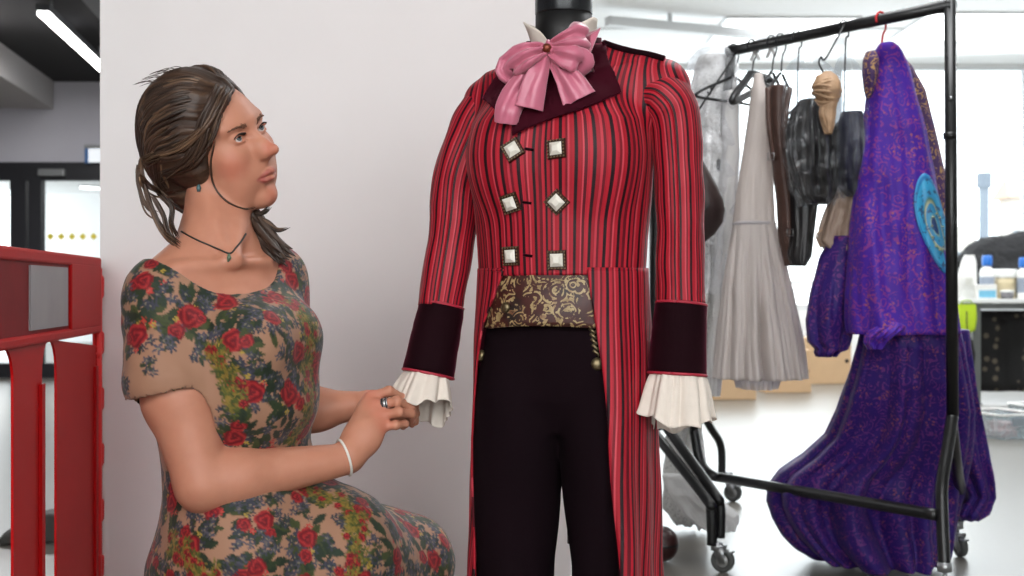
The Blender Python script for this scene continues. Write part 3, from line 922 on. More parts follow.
# lapels: panels laid on the bodice, traced as outlines and lifted off it
def laid_panel(name, poly, mat, parent, off, thick, step=.005, puff=.004):
    loc = []
    for x, y in poly:
        h = mhit(x, y)
        if h is None:
            o_, d_ = m_ray(x, y); h = o_+d_*((-.05-o_[1])/d_[1])
        loc.append(h)
    q = np.array([(h[0], h[2]) for h in loc])
    lo = q.min(0); hi = q.max(0)
    bm = bmesh.new()
    vs_ = [bm.verts.new((a, 0, b2)) for a, b2 in q]; f_ = bm.faces.new(vs_)
    bmesh.ops.triangulate(bm, faces=[f_])
    for ax in (0, 2):
        for v in np.arange(lo[0 if ax == 0 else 1]+step, hi[0 if ax == 0 else 1], step):
            co_ = [0, 0, 0]; no = [0, 0, 0]; co_[ax] = v; no[ax] = 1
            bmesh.ops.bisect_plane(bm, geom=bm.verts[:]+bm.edges[:]+bm.faces[:], plane_co=co_, plane_no=no, dist=1e-5)
    bmesh.ops.remove_doubles(bm, verts=bm.verts[:], dist=2e-4)
    bm.verts.ensure_lookup_table()
    ys = np.arange(-.22, .06, .002)
    edge = np.concatenate([q, q[:1]])
    for v in bm.verts:
        x, z = v.co.x, v.co.z
        col_ = bod.sample(np.stack([np.full_like(ys, x), ys, np.full_like(ys, z)], -1))
        w_ = np.where(col_ < 0)[0]
        y = ys[w_[0]] if len(w_) else -.048+.5*max(0, z-1.40)
        # rounded edge
        dmin = 1.0
        for k in range(len(q)):
            p0_, p1_ = edge[k], edge[k+1]; e_ = p1_-p0_; t_ = np.clip(((x-p0_[0])*e_[0]+(z-p0_[1])*e_[1])/(e_@e_+1e-9), 0, 1)
            dmin = min(dmin, math.hypot(x-p0_[0]-t_*e_[0], z-p0_[1]-t_*e_[1]))
        v.co.y = y - off - puff*min(1, dmin/.012)
    me = bpy.data.meshes.new(name); bm.to_mesh(me); bm.free()
    for p in me.polygons: p.use_smooth = True
    me.materials.append(mat)
    o = bpy.data.objects.new(name, me); link(o, parent)
    md = o.modifiers.new('solid', 'SOLIDIFY'); md.thickness = thick; md.offset = 0
    return o
laid_panel('lapel', [(566, 62), (590, 46), (600, 40), (608, 58), (615, 74), (622, 93), (600, 103), (575, 112), (550, 120), (530, 128), (514, 136), (515, 122), (530, 95), (545, 75)], m_velvet, coat, .008, .006)
laid_panel('lapel', [(545, 75), (530, 95), (519, 112), (513, 126), (503, 116), (492, 106), (484, 99), (492, 86), (500, 74), (516, 64), (532, 58)], m_velvet, coat, .005, .006)
# collar stand at the back of the neck
rings = []
an = np.linspace(.75, 2*PI-.95, 70)
for t in np.linspace(0, 1, 8):
    r = .073 - .006*t; 
    rings.append(np.stack([r*np.sin(an), .012-r*np.cos(an), 1.385+.075*t+0*an-.01*np.cos(an)*t], -1))
Vc, Fc = loft(rings, False); mesh_obj('collar_stand', Vc, Fc, m_velvet_dark, coat, solid=.006)
# black binding over the shoulder seams
for pts in ([(603, 44), (618, 50), (634, 54), (650, 57), (664, 61)],):
    hp = []
    for x, y in pts:
        h = None; yy = y
        while h is None and yy < y+30:
            h = mhit(x, yy, .004); yy += 1
        if h is not None: hp.append(h)
    MB().tube(catmull(hp, 4), .006, 8).build('shoulder_binding', m_velvet_dark, coat)

# buttons: pearl squares in bronze mounts
m_pearl = plain('pearl', (232, 226, 214), 0.25, var=0.12, scale=60)
m_mount = plain('bronze mount', (72, 50, 36), 0.45, 0.5, var=0.3, scale=200)
for (px, py, tw_) in ((513, 150, .55), (557, 149, .08), (511, 203, .30), (557, 202, .75), (512, 256, .05), (557, 260, .02)):
    h = mhit(px, py); nrm_ = bod.grad(h)
    M_ = align(nrm_, h+nrm_*.004, (math.cos(tw_), 0, math.sin(tw_)))
    m = MB(); s_ = .0172
    m.add([tuple(M_ @ Vector(v)) for v in [(-s_, -s_, -.003), (s_, -s_, -.003), (s_, s_, -.003), (-s_, s_, -.003), (-s_*.9, -s_*.9, .003), (s_*.9, -s_*.9, .003), (s_*.9, s_*.9, .003), (-s_*.9, s_*.9, .003)]],
          [(0,3,2,1),(4,5,6,7),(0,1,5,4),(1,2,6,5),(2,3,7,6),(3,0,4,7)])
    bt = m.build('button', m_mount, coat, smooth=False)
    s_ = .0112
    MB().add([tuple(M_ @ Vector(v)) for v in [(-s_, -s_, .003), (s_, -s_, .003), (s_, s_, .003), (-s_, s_, .003), (-s_*.45, -s_*.45, .008), (s_*.45, -s_*.45, .008), (s_*.45, s_*.45, .008), (-s_*.45, s_*.45, .008)]],
          [(4,5,6,7),(0,1,5,4),(1,2,6,5),(2,3,7,6),(3,0,4,7)]).build('pearl', m_pearl, bt, smooth=False)
    m = MB()                                   # beads round the mount
    for k in range(20):
        t_ = k/20*4; sd = int(t_); f_ = (t_-sd)*2-1
        x_, y_ = [(f_, -1), (1, f_), (-f_, 1), (-1, -f_)][sd]
        c_ = M_ @ Vector((x_*.0148, y_*.0148, .003))
        m.lathe([(.0004, -.0018), (.0018, 0), (.0004, .0018)], 6, Matrix.Translation(c_))
    m.build('bead_rim', m_brass, bt)
    if px < 530:                               # worked buttonhole
        h2 = [mhit(px+12+k*3, py-1+.4*k, .002) for k in range(4)]
        MB().tube(h2, .0026, 6).build('buttonhole', m_velvet_dark, coat)

# ---- cravat
bow = place('cravat', 'pink satin cravat tied in a large bow at the mannequin neck', 'cravat')
def ribbon(name, pts, width, nrmv, fold=.004, nf=3, seed=0, m=40, n=22, pinch=None, parent=bow):
    """a pleated satin ribbon along control points; width (list), nrmv: outward direction"""
    c = catmull(pts, 10); q = np.linspace(0, 1, m); s_ = np.linspace(0, 1, len(c))
    c = np.stack([np.interp(q, s_, c[:, k]) for k in range(3)], 1)
    w_ = np.interp(q, np.linspace(0, 1, len(width)), width)
    T_ = np.gradient(c, axis=0); T_ /= np.linalg.norm(T_, axis=1)[:, None]
    nv = np.asarray(nrmv, float)
    if nv.ndim == 1: nv = np.tile(nv, (m, 1))
    else: nv = np.stack([np.interp(q, np.linspace(0, 1, len(nv)), nv[:, k]) for k in range(3)], 1)
    S_ = np.cross(T_, nv); S_ /= np.linalg.norm(S_, axis=1)[:, None]
    N_ = np.cross(S_, T_)
    v = np.linspace(-1, 1, n); G = []
    for i in range(m):
        f = fold*(1-.6*q[i])*np.sin(v*PI*nf+seed) + fold*.7*noise3(np.stack([v*1.7+seed*3, np.full(n, q[i]*3.0), np.full(n, seed*1.7)], -1))
        G.append(c[i]+(v*w_[i]/2)[:, None]*S_[i]+f[:, None]*N_[i] - (.010*(v**2))[:, None]*N_[i]*(w_[i]/.06))
    Vr, Fr = loft(G, False)
    o = mesh_obj(name, Vr, Fr, m_pink, parent, solid=.0018)
    return o
BK = mhit(549, 50)
if BK is None: BK = m_at(549, 50, 2.29)
BK = m_at(549, 48, 2.285)
bd = 2.285
def bp(px, py, dd=0.0): return m_at(px, py, bd+dd)
f3 = m_at(549, 48, 2.0)-m_at(549, 48, 2.3); f3 /= np.linalg.norm(f3)      # towards the viewer
# neck band
rings = []
an = np.linspace(0, 2*PI, 72, endpoint=False)
for t in np.linspace(0, 1, 14):
    r = .0605 + .004*np.sin(t*PI) + .0022*np.sin(t*PI*5+an*1.0)
    z = 1.408 + .045*t + .030*t*np.clip((-np.cos(an)+.2), 0, 1) - .014*np.exp(-(((an+PI) % (2*PI) - PI)/.5)**2)
    rings.append(np.stack([r*np.sin(an), .012-r*np.cos(an), z], -1))
Vc, Fc = loft(rings, True); mesh_obj('neck_band', Vc, Fc, m_pink, bow, solid=.002)
# loops
ribbon('loop', [bp(545, 49, -.012), bp(530, 52, -.03), bp(517, 59, -.02), bp(508, 68, .0), bp(516, 72, .015), bp(529, 62, .01), bp(543, 52, .0)], [.022, .042, .052, .046, .045, .036, .02], f3*.9+np.array((0, 0, .3)), .006, 2.5, 1.0)
ribbon('loop', [bp(552, 46, -.012), bp(566, 43, -.032), bp(578, 43, -.03), bp(588, 47, -.01), bp(585, 50, .015), bp(575, 50, .015), bp(553, 50, .0)], [.02, .056, .080, .084, .07, .05, .02], f3*.9+np.array((0, 0, .2)), .007, 3, 2.2)
ribbon('loop', [bp(550, 50, -.014), bp(562, 55, -.034), bp(575, 59, -.036), bp(582, 62, -.02), bp(574, 66, -.005), bp(556, 58, .0)], [.02, .040, .046, .042, .04, .02], f3, .004, 1.5, 4.0)
# tails
ribbon('tail', [bp(545, 52, -.008), bp(540, 68, -.022), bp(534, 86, -.026), bp(529, 108, -.024)], [.022, .034, .044, .050], f3, .003, 1.5, 3.0)
ribbon('tail', [bp(541, 55, -.002), bp(528, 75, -.006), bp(515, 95, -.010), bp(508, 110, -.018), bp(506, 124, -.012)], [.024, .038, .048, .046, .040], f3, .0045, 2, 5.0)
ribbon('tail', [bp(551, 54, -.008), bp(560, 68, -.018), bp(570, 82, -.026), bp(579, 99, -.028)], [.020, .032, .050, .062], f3, .005, 2, 0.6)
# knot and brooch
kn = Field(BK-np.array((.03, .03, .03)), BK+np.array((.03, .03, .03)), .0018)
kn.add(ellip(BK, (.015, .014, .013)), 0)
Vk, Fk = kn.mesh(); Vk = Vk + (vnormals(Vk, Fk)*(.0022*np.sin((Vk[:, 0]-BK[0])*420+(Vk[:, 2]-BK[2])*160))[:, None])
kk = f3*.008
mesh_obj('knot', Vk+kk, Fk, m_pink, bow)
MB().lathe([(.002, -.002), (.008, 0), (.0085, .003), (.006, .006), (.002, .0075)], 14, align(f3, BK+kk+f3*.012+np.array((-.004, 0, 0)))).build('brooch', plain('copper brooch', (120, 58, 40), 0.35, 0.6), bow)
# ================================================================== THE WOMAN
WD = 2.30
def W(px, py, dd=0.0): return P(px, py, WD+dd)
S = 1.0
woman = thing('person', 'seated woman in a floral dress holding the coat cuff and looking up', 'person', tuple(P(240, 288, WD+.02)*np.array((1, 1, 0))))
ORG = np.array(woman.location)
def wmesh(name, V, F, mat, parent=None, **k):
    return mesh_obj(name, np.asarray(V)-ORG, F, mat, parent or woman, **k)

# ---- head basis: forward, left of her face, up
hL = np.array((.43, .80, .38)); hL /= np.linalg.norm(hL)
hF = np.array((.88, -.46, .14)); hF -= hL*(hF@hL); hF /= np.linalg.norm(hF)
hU = np.cross(hF, hL)
HM = np.stack([hF, hL, hU], 1)
HS = 1.05
HO = W(240, 138, -.02) - HM@(np.array((.083, -.031, .010))*HS)
def H(x, y, z): return HO + HM@(np.array((x, y, z), float)*HS)
def hcone(a, b, r1, r2): return rcone(H(*a), H(*b), r1*HS, r2*HS)
def hell(c, r): return ellip(H(*c), np.array(r)*HS, HM)

# ---- body joints
neck_b = W(214, 250, .015)
sh_R = W(162, 298, -.075); sh_L = W(276, 280, .105)
el_R = W(203, 484, -.12); wr_R = W(347, 459, -.015)
el_L = W(297, 412, .15); wr_L = W(366, 404, .125)
pel = W(238, 560, .03)

body = Field(np.array((-.80, 1.96, .02)), np.array((-.08, 2.66, 1.42)), .0025)
def bodyshape(f, grow=0.0, lower=True):
    """trunk and thighs; grow thickens it for the dress"""
    g = grow
    # chest, waist, hips as tilted ellipsoids, turned towards the viewer's right
    ca, sa = math.cos(math.radians(47)), math.sin(math.radians(47))
    R_ = np.array(((ca, sa, 0), (sa, -ca, 0), (0, 0, 1.0))).T    # axes: across, forward, up
    A_ = lambda c, r: ellip(c, np.array(r)+g, R_)
    f.add(A_(W(219, 318, .01), (.150, .092, .125)), .03)
    f.add(A_(W(222, 365, .01), (.138, .098, .12)), .05)
    f.add(A_(W(232, 425, .02), (.130, .098, .12)), .05)
    ca2, sa2 = math.cos(math.radians(65)), math.sin(math.radians(65))
    R2 = np.array(((ca2, sa2, 0), (sa2, -ca2, 0), (0, 0, 1.0))).T
    f.add(ellip(W(246, 500, .03), np.array((.155, .124, .13))+g, R2), .06)
    f.add(ellip(W(243, 565, .03), np.array((.168, .150, .11))+g, R2), .06)
    # bust
    f.add(sphere(W(250, 346, -.085), .056+g), .06); f.add(sphere(W(281, 338, .015), .054+g), .06)
    if g: f.add(rcone(W(250, 350, -.085), W(281, 342, .015), .058, .056), .05); f.add(rcone(W(247, 395, -.06), W(279, 392, .03), .06, .06), .06)
    # shoulders
    f.add(rcone(W(196, 268, -.02), sh_R, .044+g, .046+g), .05)
    f.add(rcone(W(238, 264, .05), sh_L, .042+g, .044+g), .05)
body_thighs = [(W(255, 556, -.05), W(408, 566, .17), .092, .062), (W(270, 545, .10), W(396, 554, .24), .088, .062)]
bodyshape(body)
for a, b, r1, r2 in body_thighs: body.add(rcone(a, b, r1, r2), .04)
# shanks and feet
for kx, ky, kd, fx in ((408, 566, .17, 395), (396, 554, .24, 385)):
    k0 = W(kx, ky, kd); an0 = np.array(((fx-512)/FPX*(WD+kd), WD+kd, .085))
    body.add(rcone(k0, k0+(an0-k0)*.45+np.array((-.012, 0, 0)), .058, .054), .03); body.add(rcone(k0+(an0-k0)*.4+np.array((-.012, 0, 0)), an0, .054, .034), .03)
    body.add(rcone(an0+np.array((-.01, 0, -.04)), an0+np.array((.15, -.02, -.05)), .032, .024), .03)
# neck and trapezius
nk1 = H(-.022, 0, -.05)
body.add(rcone(nk1, neck_b+np.array((.002, 0, 0)), .0555, .0590), .02)
body.add(rcone(neck_b+np.array((0, .01, .02)), W(180, 272, -.05), .036, .030), .05)
body.add(rcone(neck_b+np.array((0, .01, .02)), W(252, 264, .07), .036, .030), .05)
# collarbones and the cords of the neck
pit = W(231, 265, -.060)
body.add(rcone(pit+np.array((-.008, -.004, .002)), W(176, 268, -.105), .0065, .007), .02)
body.add(rcone(pit+np.array((.010, .006, .004)), W(268, 262, .02), .0065, .007), .02)
body.add(rcone(H(-.012, -.060, -.055), pit+np.array((-.006, 0, .014)), .012, .006), .022)
body.add(rcone(H(-.012, .058, -.055), pit+np.array((.008, .004, .014)), .012, .006), .022)
# arms
up = (sh_R*0.45+el_R*.55)
body.add(rcone(sh_R, up+np.array((-.010, 0, 0)), .052, .0600), .03); body.add(rcone(up+np.array((-.006, 0, 0)), el_R, .0600, .0450), .02)
body.add(rcone(el_R, el_R+(wr_R-el_R)*.25+np.array((0, 0, .002)), .0440, .0475), .02); body.add(rcone(el_R+(wr_R-el_R)*.22, wr_R, .0475, .0275), .02)
body.add(rcone(sh_L, el_L, .046, .038), .03); body.add(rcone(el_L, el_L+(wr_L-el_L)*.3, .038, .038), .02); body.add(rcone(el_L+(wr_L-el_L)*.3, wr_L, .038, .0235), .02)

# ---- hands
def finger(js, r0, r1, k=.006):
    n = len(js)-1
    for i in range(n):
        a = r0+(r1-r0)*i/n; b = r0+(r1-r0)*(i+1)/n
        body.add(rcone(js[i], js[i+1], a, b), k if i == 0 else .003)
        if 0 < i < n: body.add(sphere(js[i], a*1.05), .004)
hb = W(357, 449, -.010)
kn_ = [W(371, 397, .045), W(377, 406, .030), W(381, 416, .020), W(381, 427, .014)]
# palm: wrist to knuckles
for kq, r in zip(kn_, (.0125, .0125, .012, .0115)):
    body.add(rcone(wr_R+(kq-wr_R)*.12, kq, .0215, r), .014)
body.add(rcone(W(352, 440, .012), W(366, 408, .045), .018, .013), .016)
body.add(ellip((wr_R+kn_[2])/2+np.array((0, -.002, 0)), (.03, .016, .03)), .02)
finger([kn_[0], W(389, 391, .042), W(402, 398, .062), W(409, 407, .072)], .0098, .0070)
finger([kn_[1], W(397, 401, .024), W(411, 407, .048), W(415, 415, .064)], .0098, .0070)
finger([kn_[2], W(399, 412, .012), W(411, 414, .036), W(411, 421, .056)], .0093, .0066)
finger([kn_[3], W(396, 425, .010), W(405, 424, .030), W(403, 427, .048)], .0085, .0060)
# thumb, from the side of the palm, meeting the fingertips
finger([W(364, 412, .050), W(384, 412, .070), W(402, 415, .082), W(414, 419, .085)], .0125, .0080, .012)
# left hand, behind the right one
kl = [W(386, 394, .110), W(388, 399, .100), W(388, 405, .098), W(387, 411, .100)]
for kq in kl: body.add(rcone(wr_L+(kq-wr_L)*.1, kq, .0185, .0105), .012)
finger([kl[0], W(400, 392, .112), W(411, 399, .118), W(416, 407, .122)], .0086, .0064)
finger([kl[1], W(403, 399, .098), W(414, 406, .106), W(417, 414, .114)], .0088, .0064)
finger([kl[2], W(403, 407, .094), W(414, 413, .102), W(416, 420, .110)], .0085, .0062)
finger([kl[3], W(400, 415, .096), W(410, 420, .104), W(412, 425, .110)], .0078, .0058)
finger([W(376, 402, .105), W(390, 414, .088), W(404, 421, .092), W(415, 422, .098)], .0110, .0075, .01)

# ---- head
body.add(hell((-.022, 0, .047), (.094, .074, .086)), 0)
body.add(hell((.030, 0, -.012), (.060, .060, .088)), .03)
for s_ in (-1, 1):
    body.add(hcone((-.004, s_*.049, -.056), (.058, s_*.010, -.100), .015, .013), .03)
    body.add(hell((.050, s_*.040, -.022), (.030, .024, .024)), .025)
    body.add(hell((.045, s_*.030, -.060), (.030, .026, .032)), .025)
    body.add(hcone((.079, s_*.010, .029), (.068, s_*.044, .030), .010, .010), .014)
body.add(hell((.050, 0, .040), (.030, .044, .036)), .03)
body.add(hell((.066, 0, -.101), (.0160, .017, .0140)), .018)
body.add(hell((.071, 0, -.056), (.020, .027, .026)), .02)
for s_ in (-1, 1):
    body.sub(hell((.093, s_*.0305, .0095), (.019, .0195, .0130)), .010)
    # eyeball bulge with lids
    body.add(hell((.0715, s_*.0315, .0100), (.0135, .0150, .0132)), .004)
    body.add(hcone((.0845, s_*.018, .0125), (.0835, s_*.040, .0130), .0030, .0030), .004)
    body.add(hcone((.0835, s_*.020, .0030), (.0820, s_*.040, .0045), .0022, .0022), .004)
    body.sub(hell((.0895, s_*.0310, .0085), (.0125, .0142, .0058)), .0015)
# nose
body.add(hcone((.082, 0, .020), (.102, 0, -.010), .0064, .0064), .010)
body.add(hcone((.102, 0, -.010), (.1150, 0, -.0250), .0068, .0084), .006)
body.add(hell((.1155, 0, -.0265), (.0100, .0092, .0090)), .005)
for s_ in (-1, 1):
    body.add(hell((.0985, s_*.0100, -.0290), (.0120, .0066, .0092)), .010)
    body.add(hell((.0900, s_*.0105, -.0165), (.0160, .0080, .0130)), .010)
    body.sub(hell((.1030, s_*.0050, -.0400), (.0050, .0024, .0028)), .002)
body.add(hcone((.104, 0, -.034), (.087, 0, -.044), .0046, .005), .008)
# lips
LIPU = [(.0795, -.0235, -0.0660), (.0895, -.0120, -0.0620), (.0945, -.004, -0.0605), (.0940, 0, -0.0615), (.0945, .004, -0.0605), (.0895, .0120, -0.0620), (.0795, .0235, -0.0660)]
LIPL = [(.0790, -.0225, -0.0665), (.0880, -.0110, -0.0725), (.0920, 0, -0.0740), (.0880, .0110, -0.0725), (.0790, .0225, -0.0665)]
def lipchain(L, r):
    for a, b, ra, rb in zip(L[:-1], L[1:], r[:-1], r[1:]): body.add(hcone(a, b, ra, rb), .004)
lipchain(LIPU, [.0024, .0038, .0043, .0040, .0043, .0038, .0024])
lipchain(LIPL, [.0024, .0044, .0050, .0044, .0024])
for a, b in (((.0830, -.0235, -0.0657), (.0955, -.0080, -0.0673)), ((.0955, -.0080, -0.0673), (.0985, 0, -0.0677)), ((.0985, 0, -0.0677), (.0955, .0080, -0.0673)), ((.0955, .0080, -0.0673), (.0830, .0235, -0.0657))):
    body.sub(hcone(a, b, .0012, .0012), .002)
body.sub(hell((.092, 0, -.0820), (.010, .016, .0045)), .008)
# ears
for s_ in (-1, 1):
    body.add(hell((-.008, s_*.073, -.004), (.019, .0075, .030)), .006)
    body.sub(hell((-.004, s_*.081, .000), (.010, .0055, .017)), .004)
    body.add(hell((.002, s_*.071, -.030), (.009, .0055, .010)), .005)

Vs, Fs = body.mesh(); Vs = relax(Vs, Fs, 1, .4)
hp = (Vs-HO)@HM/HS
def chain_dist(L):
    dm = np.full(len(Vs), 1.0)
    for a, b in zip(L[:-1], L[1:]):
        a = np.array(a); b = np.array(b); ba = b-a
        t = np.clip((hp-a)@ba/(ba@ba), 0, 1); dm = np.minimum(dm, np.linalg.norm(hp-a-t[:, None]*ba, axis=1))
    return dm
lip = .95*np.clip((.0064-np.minimum(chain_dist(LIPU), chain_dist(LIPL)))/.0022, 0, 1)
ruddy = np.zeros(len(Vs))
for c, r in (((.06, -.045, -.030), .032), ((.06, .045, -.030), .032), ((.112, 0, -.024), .020), ((.072, 0, -.1), .022)):
    ruddy = np.maximum(ruddy, np.clip(1-np.linalg.norm(hp-np.array(c), axis=1)/r, 0, 1))
for kq in kn_: ruddy = np.maximum(ruddy, .8*np.clip(1-np.linalg.norm(Vs-kq, axis=1)/.03, 0, 1))
sk = Nodes('skin')
c0 = sk.mix(sk.noise(45, 4), (190, 132, 107), (178, 119, 95))
c1 = sk.mix(sk.attr('ruddy'), c0, (190, 104, 84))
c2 = sk.mix(sk.attr('lip'), c1, (158, 80, 74))
sk.color(c2).set(Roughness=0.5)
sk.b.inputs['Subsurface Weight'].default_value = 0.12; sk.b.inputs['Subsurface Radius'].default_value = (0.012, 0.005, 0.003); sk.b.inputs['Subsurface Scale'].default_value = 0.6
sk.b.inputs['Specular IOR Level'].default_value = 0.35
sk.bump(sk.noise(420, 2), 0.06, 0.001)
wmesh('body', Vs, Fs, sk.m, attrs={'lip': lip, 'ruddy': ruddy})

# ---- eyes: white, iris and pupil in one ball
eye = Nodes('eye')
rr_ = eye.attr('iris')
eye.color(eye.ramp(rr_, [(0, (10, 10, 12)), (.22, (14, 14, 16)), (.26, (84, 92, 94)), (.46, (98, 108, 112)), (.52, (40, 44, 48)), (.58, (214, 206, 202)), (1, (206, 190, 186))])).set(Roughness=0.12)
gaze = hF*.93 + hU*.22 - hL*0.06; gaze /= np.linalg.norm(gaze)
for s_ in (-1, 1):
    c = H(.0715, s_*.0315, .0095)
    V_, F_ = [], []
    n1, n2 = 24, 32
    V_ = np.array([(math.sin(PI*i/n1)*math.cos(2*PI*j/n2), math.sin(PI*i/n1)*math.sin(2*PI*j/n2), math.cos(PI*i/n1)) for i in range(n1+1) for j in range(n2)])
    M_ = np.array(align(gaze).to_3x3())
    F_ = grid_faces(n1+1, n2, True)
    a_ = np.arccos(np.clip(V_[:, 2], -1, 1))
    V_ = V_@M_.T*.0122*HS + c
    wmesh('eyeball', V_, F_, eye.m, attrs={'iris': np.clip(a_/1.0, 0, 1)})

# ---- hair
m_hair = Nodes('brown hair')
hcol = m_hair.ramp(m_hair.attr('tone'), [(0, (36, 25, 19)), (.45, (64, 46, 35)), (.8, (98, 74, 56)), (1, (134, 106, 80))])
m_hair.color(hcol).set(Roughness=0.42); m_hair.b.inputs['Specular IOR Level'].default_value = 0.4
m_hair.b.inputs['Anisotropic'].default_value = 0.5
m_hair = m_hair.m
hf = Field(np.array((-.80, 2.05, .98)), np.array((-.30, 2.62, 1.46)), .003)
hf.add(hell((-.028, 0, .050), (.106, .0845, .095)), 0)
hf.add(hell((-.066, 0, .008), (.074, .076, .080)), .03)
hf.add(hell((-.014, -.068, -.002), (.044, .018, .050)), .02); hf.add(hell((-.014, .068, -.002), (.044, .018, .050)), .02)
hf.add(hell((-.088, -.010, -.050), (.042, .054, .040)), .025)      # loose knot at the nape
hf.add(hell((-.055, -.040, -.068), (.030, .028, .030)), .02)
# the face stays free
hf.sub(hell((.086, 0, -.018), (.062, .080, .092)), .012)
hf.sub(hell((.082, 0, .066), (.050, .042, .048)), .014)
hf.sub(hell((.036, 0, -.105), (.066, .09, .058)), .012)
# swept fringe along the hairline, down to the ear
_o = np.array((0, 0, CAMZ)); _pv = None
for (x, y, r) in ((236, 82, .010), (229, 90, .011), (221, 101, .012), (214, 114, .012), (208, 128, .012), (204, 143, .012), (200, 158, .012), (197, 172, .010)):
    e_ = P(x, y, 1.0)-_o; e_ /= np.linalg.norm(e_); h_ = body.hit(_o, e_, 1.9, 2.6)
    if h_ is None: continue
    if _pv is not None: hf.add(rcone(_pv[0], h_, _pv[1], r), .012)
    _pv = (h_, r)
for (x, y) in ((229, 83), (222, 86), (215, 92), (211, 100), (207, 112)):
    e_ = P(x, y, 1.0)-_o; e_ /= np.linalg.norm(e_); h_ = body.hit(_o, e_, 1.9, 2.6)
    if h_ is not None: hf.add(sphere(h_, .014), .012)
Vh, Fh = hf.mesh(); Nh = vnormals(Vh, Fh)
q = (Vh-HO)@HM/HS
# combing: fine waves across the direction in which the hair is drawn back
phi = np.arctan2(q[:, 1], q[:, 2]-.0); strand = noise3(np.stack([phi*15, q[:, 0]*7, q[:, 2]*3], 1)); strand2 = noise3(np.stack([phi*46+3, q[:, 0]*9, q[:, 2]*5], 1))
Vh = Vh+Nh*(.0030*strand+.0016*strand2)[:, None]
wmesh_hair = wmesh('hair', Vh, Fh, m_hair, attrs={'tone': np.clip(.38+.5*strand+.45*strand2, 0, 1)})
# combed locks laid over it: from the hairline back to the knot
rs = np.random.RandomState(3)
LV, LF, LT, ln = [], [], [], 0
def lock(pts, r0, r1, tone, flat=.55, n=6, k=8):
    global ln
    c = catmull(pts, k); m = len(c); t = np.linspace(0, 1, m)
    r = (r0+(r1-r0)*t)*np.clip(np.minimum(t*6+.06, 1), 0, 1)*np.clip((1-t)*4+.12, 0, 1)
    V_, F_ = tube_geo(c, r, n, True)
    LV.append(V_); LF.extend([tuple(i+ln for i in f) for f in F_]); LT.append(np.full(len(V_), tone)); ln += len(V_)
def on_hair(x, y, z, out=.002):
    """push a head point out to the hair surface"""
    o = H(-.02, 0, .03); d_ = H(x, y, z)-o; L_ = np.linalg.norm(d_); d_ /= L_
    ts = np.arange(.02, .22, .0015); v = hf.sample(o+ts[:, None]*d_)
    w_ = np.where(v < 0)[0]
    return o+d_*(ts[w_[-1]]+out) if len(w_) else H(x, y, z)
for side in (-1, 1):
    for i in range(190):
        t = rs.rand(); s_ = rs.rand()
        # hairline from the crown parting to the temple
        a0 = (.060-.055*t+rs.normal()*.004, side*(.012+.062*t**.7), .125-.115*t**1.5)
        st = .6*s_
        x0 = a0[0]-st*.12; 
        mid = (-.045-.02*rs.rand(), side*(.030+.048*t**.5), .105-.095*t)
        end = (-.085+.01*rs.normal(), side*(.022*rs.rand())-.012, -.040+.018*rs.normal())
        pts = [on_hair(*a0, out=-.003), on_hair(*(np.array(a0)*.55+np.array(mid)*.45)), on_hair(*mid), on_hair(*(np.array(mid)*.5+np.array(end)*.5+np.array((-.012, side*.012, 0)))), on_hair(*end)]
        if st > .2: pts = pts[1:]
        lock(pts, .0030+.0018*rs.rand(), .0022, np.clip(.36+.25*rs.normal(), .02, 1))
# knot of twisted locks
for i in range(60):
    a = rs.rand()*2*PI; b = rs.rand()*.9+.3
    kc = np.array((-.088, -.014, -.050))
    ring = [kc+np.array((.036*math.cos(u)*b, .046*math.sin(u), .036*math.cos(u+a)*(.6+.4*b))) for u in np.linspace(a, a+2.6, 6)]
    lock([on_hair(*p, out=.001+.004*rs.rand()) for p in ring], .0032, .0025, np.clip(.4+.25*rs.normal(), .02, 1))
# loosely swept lock over the ear, and wisps
def WS(px, py, dd):
    """a point of a lock: on the hair or skin where one lies behind it, else free in the air"""
    if dd > -.055: return W(px, py, dd)
    o = np.array((0, 0, CAMZ)); e = P(px, py, 1.0)-o; e /= np.linalg.norm(e)
    hs = [h_ for h_ in (hf.hit(o, e, 1.9, 2.6), body.hit(o, e, 1.9, 2.6)) if h_ is not None]
    if not hs: return W(px, py, dd)
    return min(hs, key=lambda h_: h_[1])-e*.004
def wl(*pp, r0=.003, r1=.0015, n=5, spread=.004, tone=.5):
    for _ in range(n):
        j = rs.normal(size=3)*spread
        lock([WS(*p)+j*(.3+.7*i/len(pp))+rs.normal(size=3)*spread*.25 for i, p in enumerate(pp)], r0*(.6+.6*rs.rand()), r1, np.clip(tone+.2*rs.normal(), .03, 1))
wl((216, 108, -.085), (202, 130, -.105), (180, 147, -.100), (156, 156, -.075), (141, 163, -.05), n=12, spread=.006, tone=.6)
wl((220, 116, -.085), (208, 146, -.110), (185, 166, -.105), (165, 180, -.08), n=10, spread=.006, tone=.5)
for dx in (0, 4, 8, 12, 16):
    wl((233-dx, 88-dx*.3, -.085), (226-dx, 100, -.09), (216-dx, 122, -.10), (209-dx, 146, -.10), (196-dx, 164, -.10), (172-dx, 174, -.09), r0=.0034, r1=.002, n=6, spread=.003, tone=.42)
wl((141, 158, -.05), (144, 180, -.06), (160, 192, -.075), (180, 190, -.09), n=8, spread=.005, tone=.6)
wl((140, 170, -.05), (150, 200, -.05), (158, 222, -.05), (168, 236, -.055), (180, 247, -.06), n=9, spread=.005, tone=.45)
wl((152, 195, -.06), (163, 215, -.06), (168, 232, -.06), (176, 243, -.065), n=7, spread=.004, tone=.4)
wl((160, 195, -.06), (172, 208, -.065), (172, 225, -.065), (178, 238, -.065), n=6, spread=.004, tone=.35)
wl((138, 165, -.04), (139, 185, -.04), (147, 206, -.045), (160, 215, -.05), n=5, spread=.004, tone=.5)
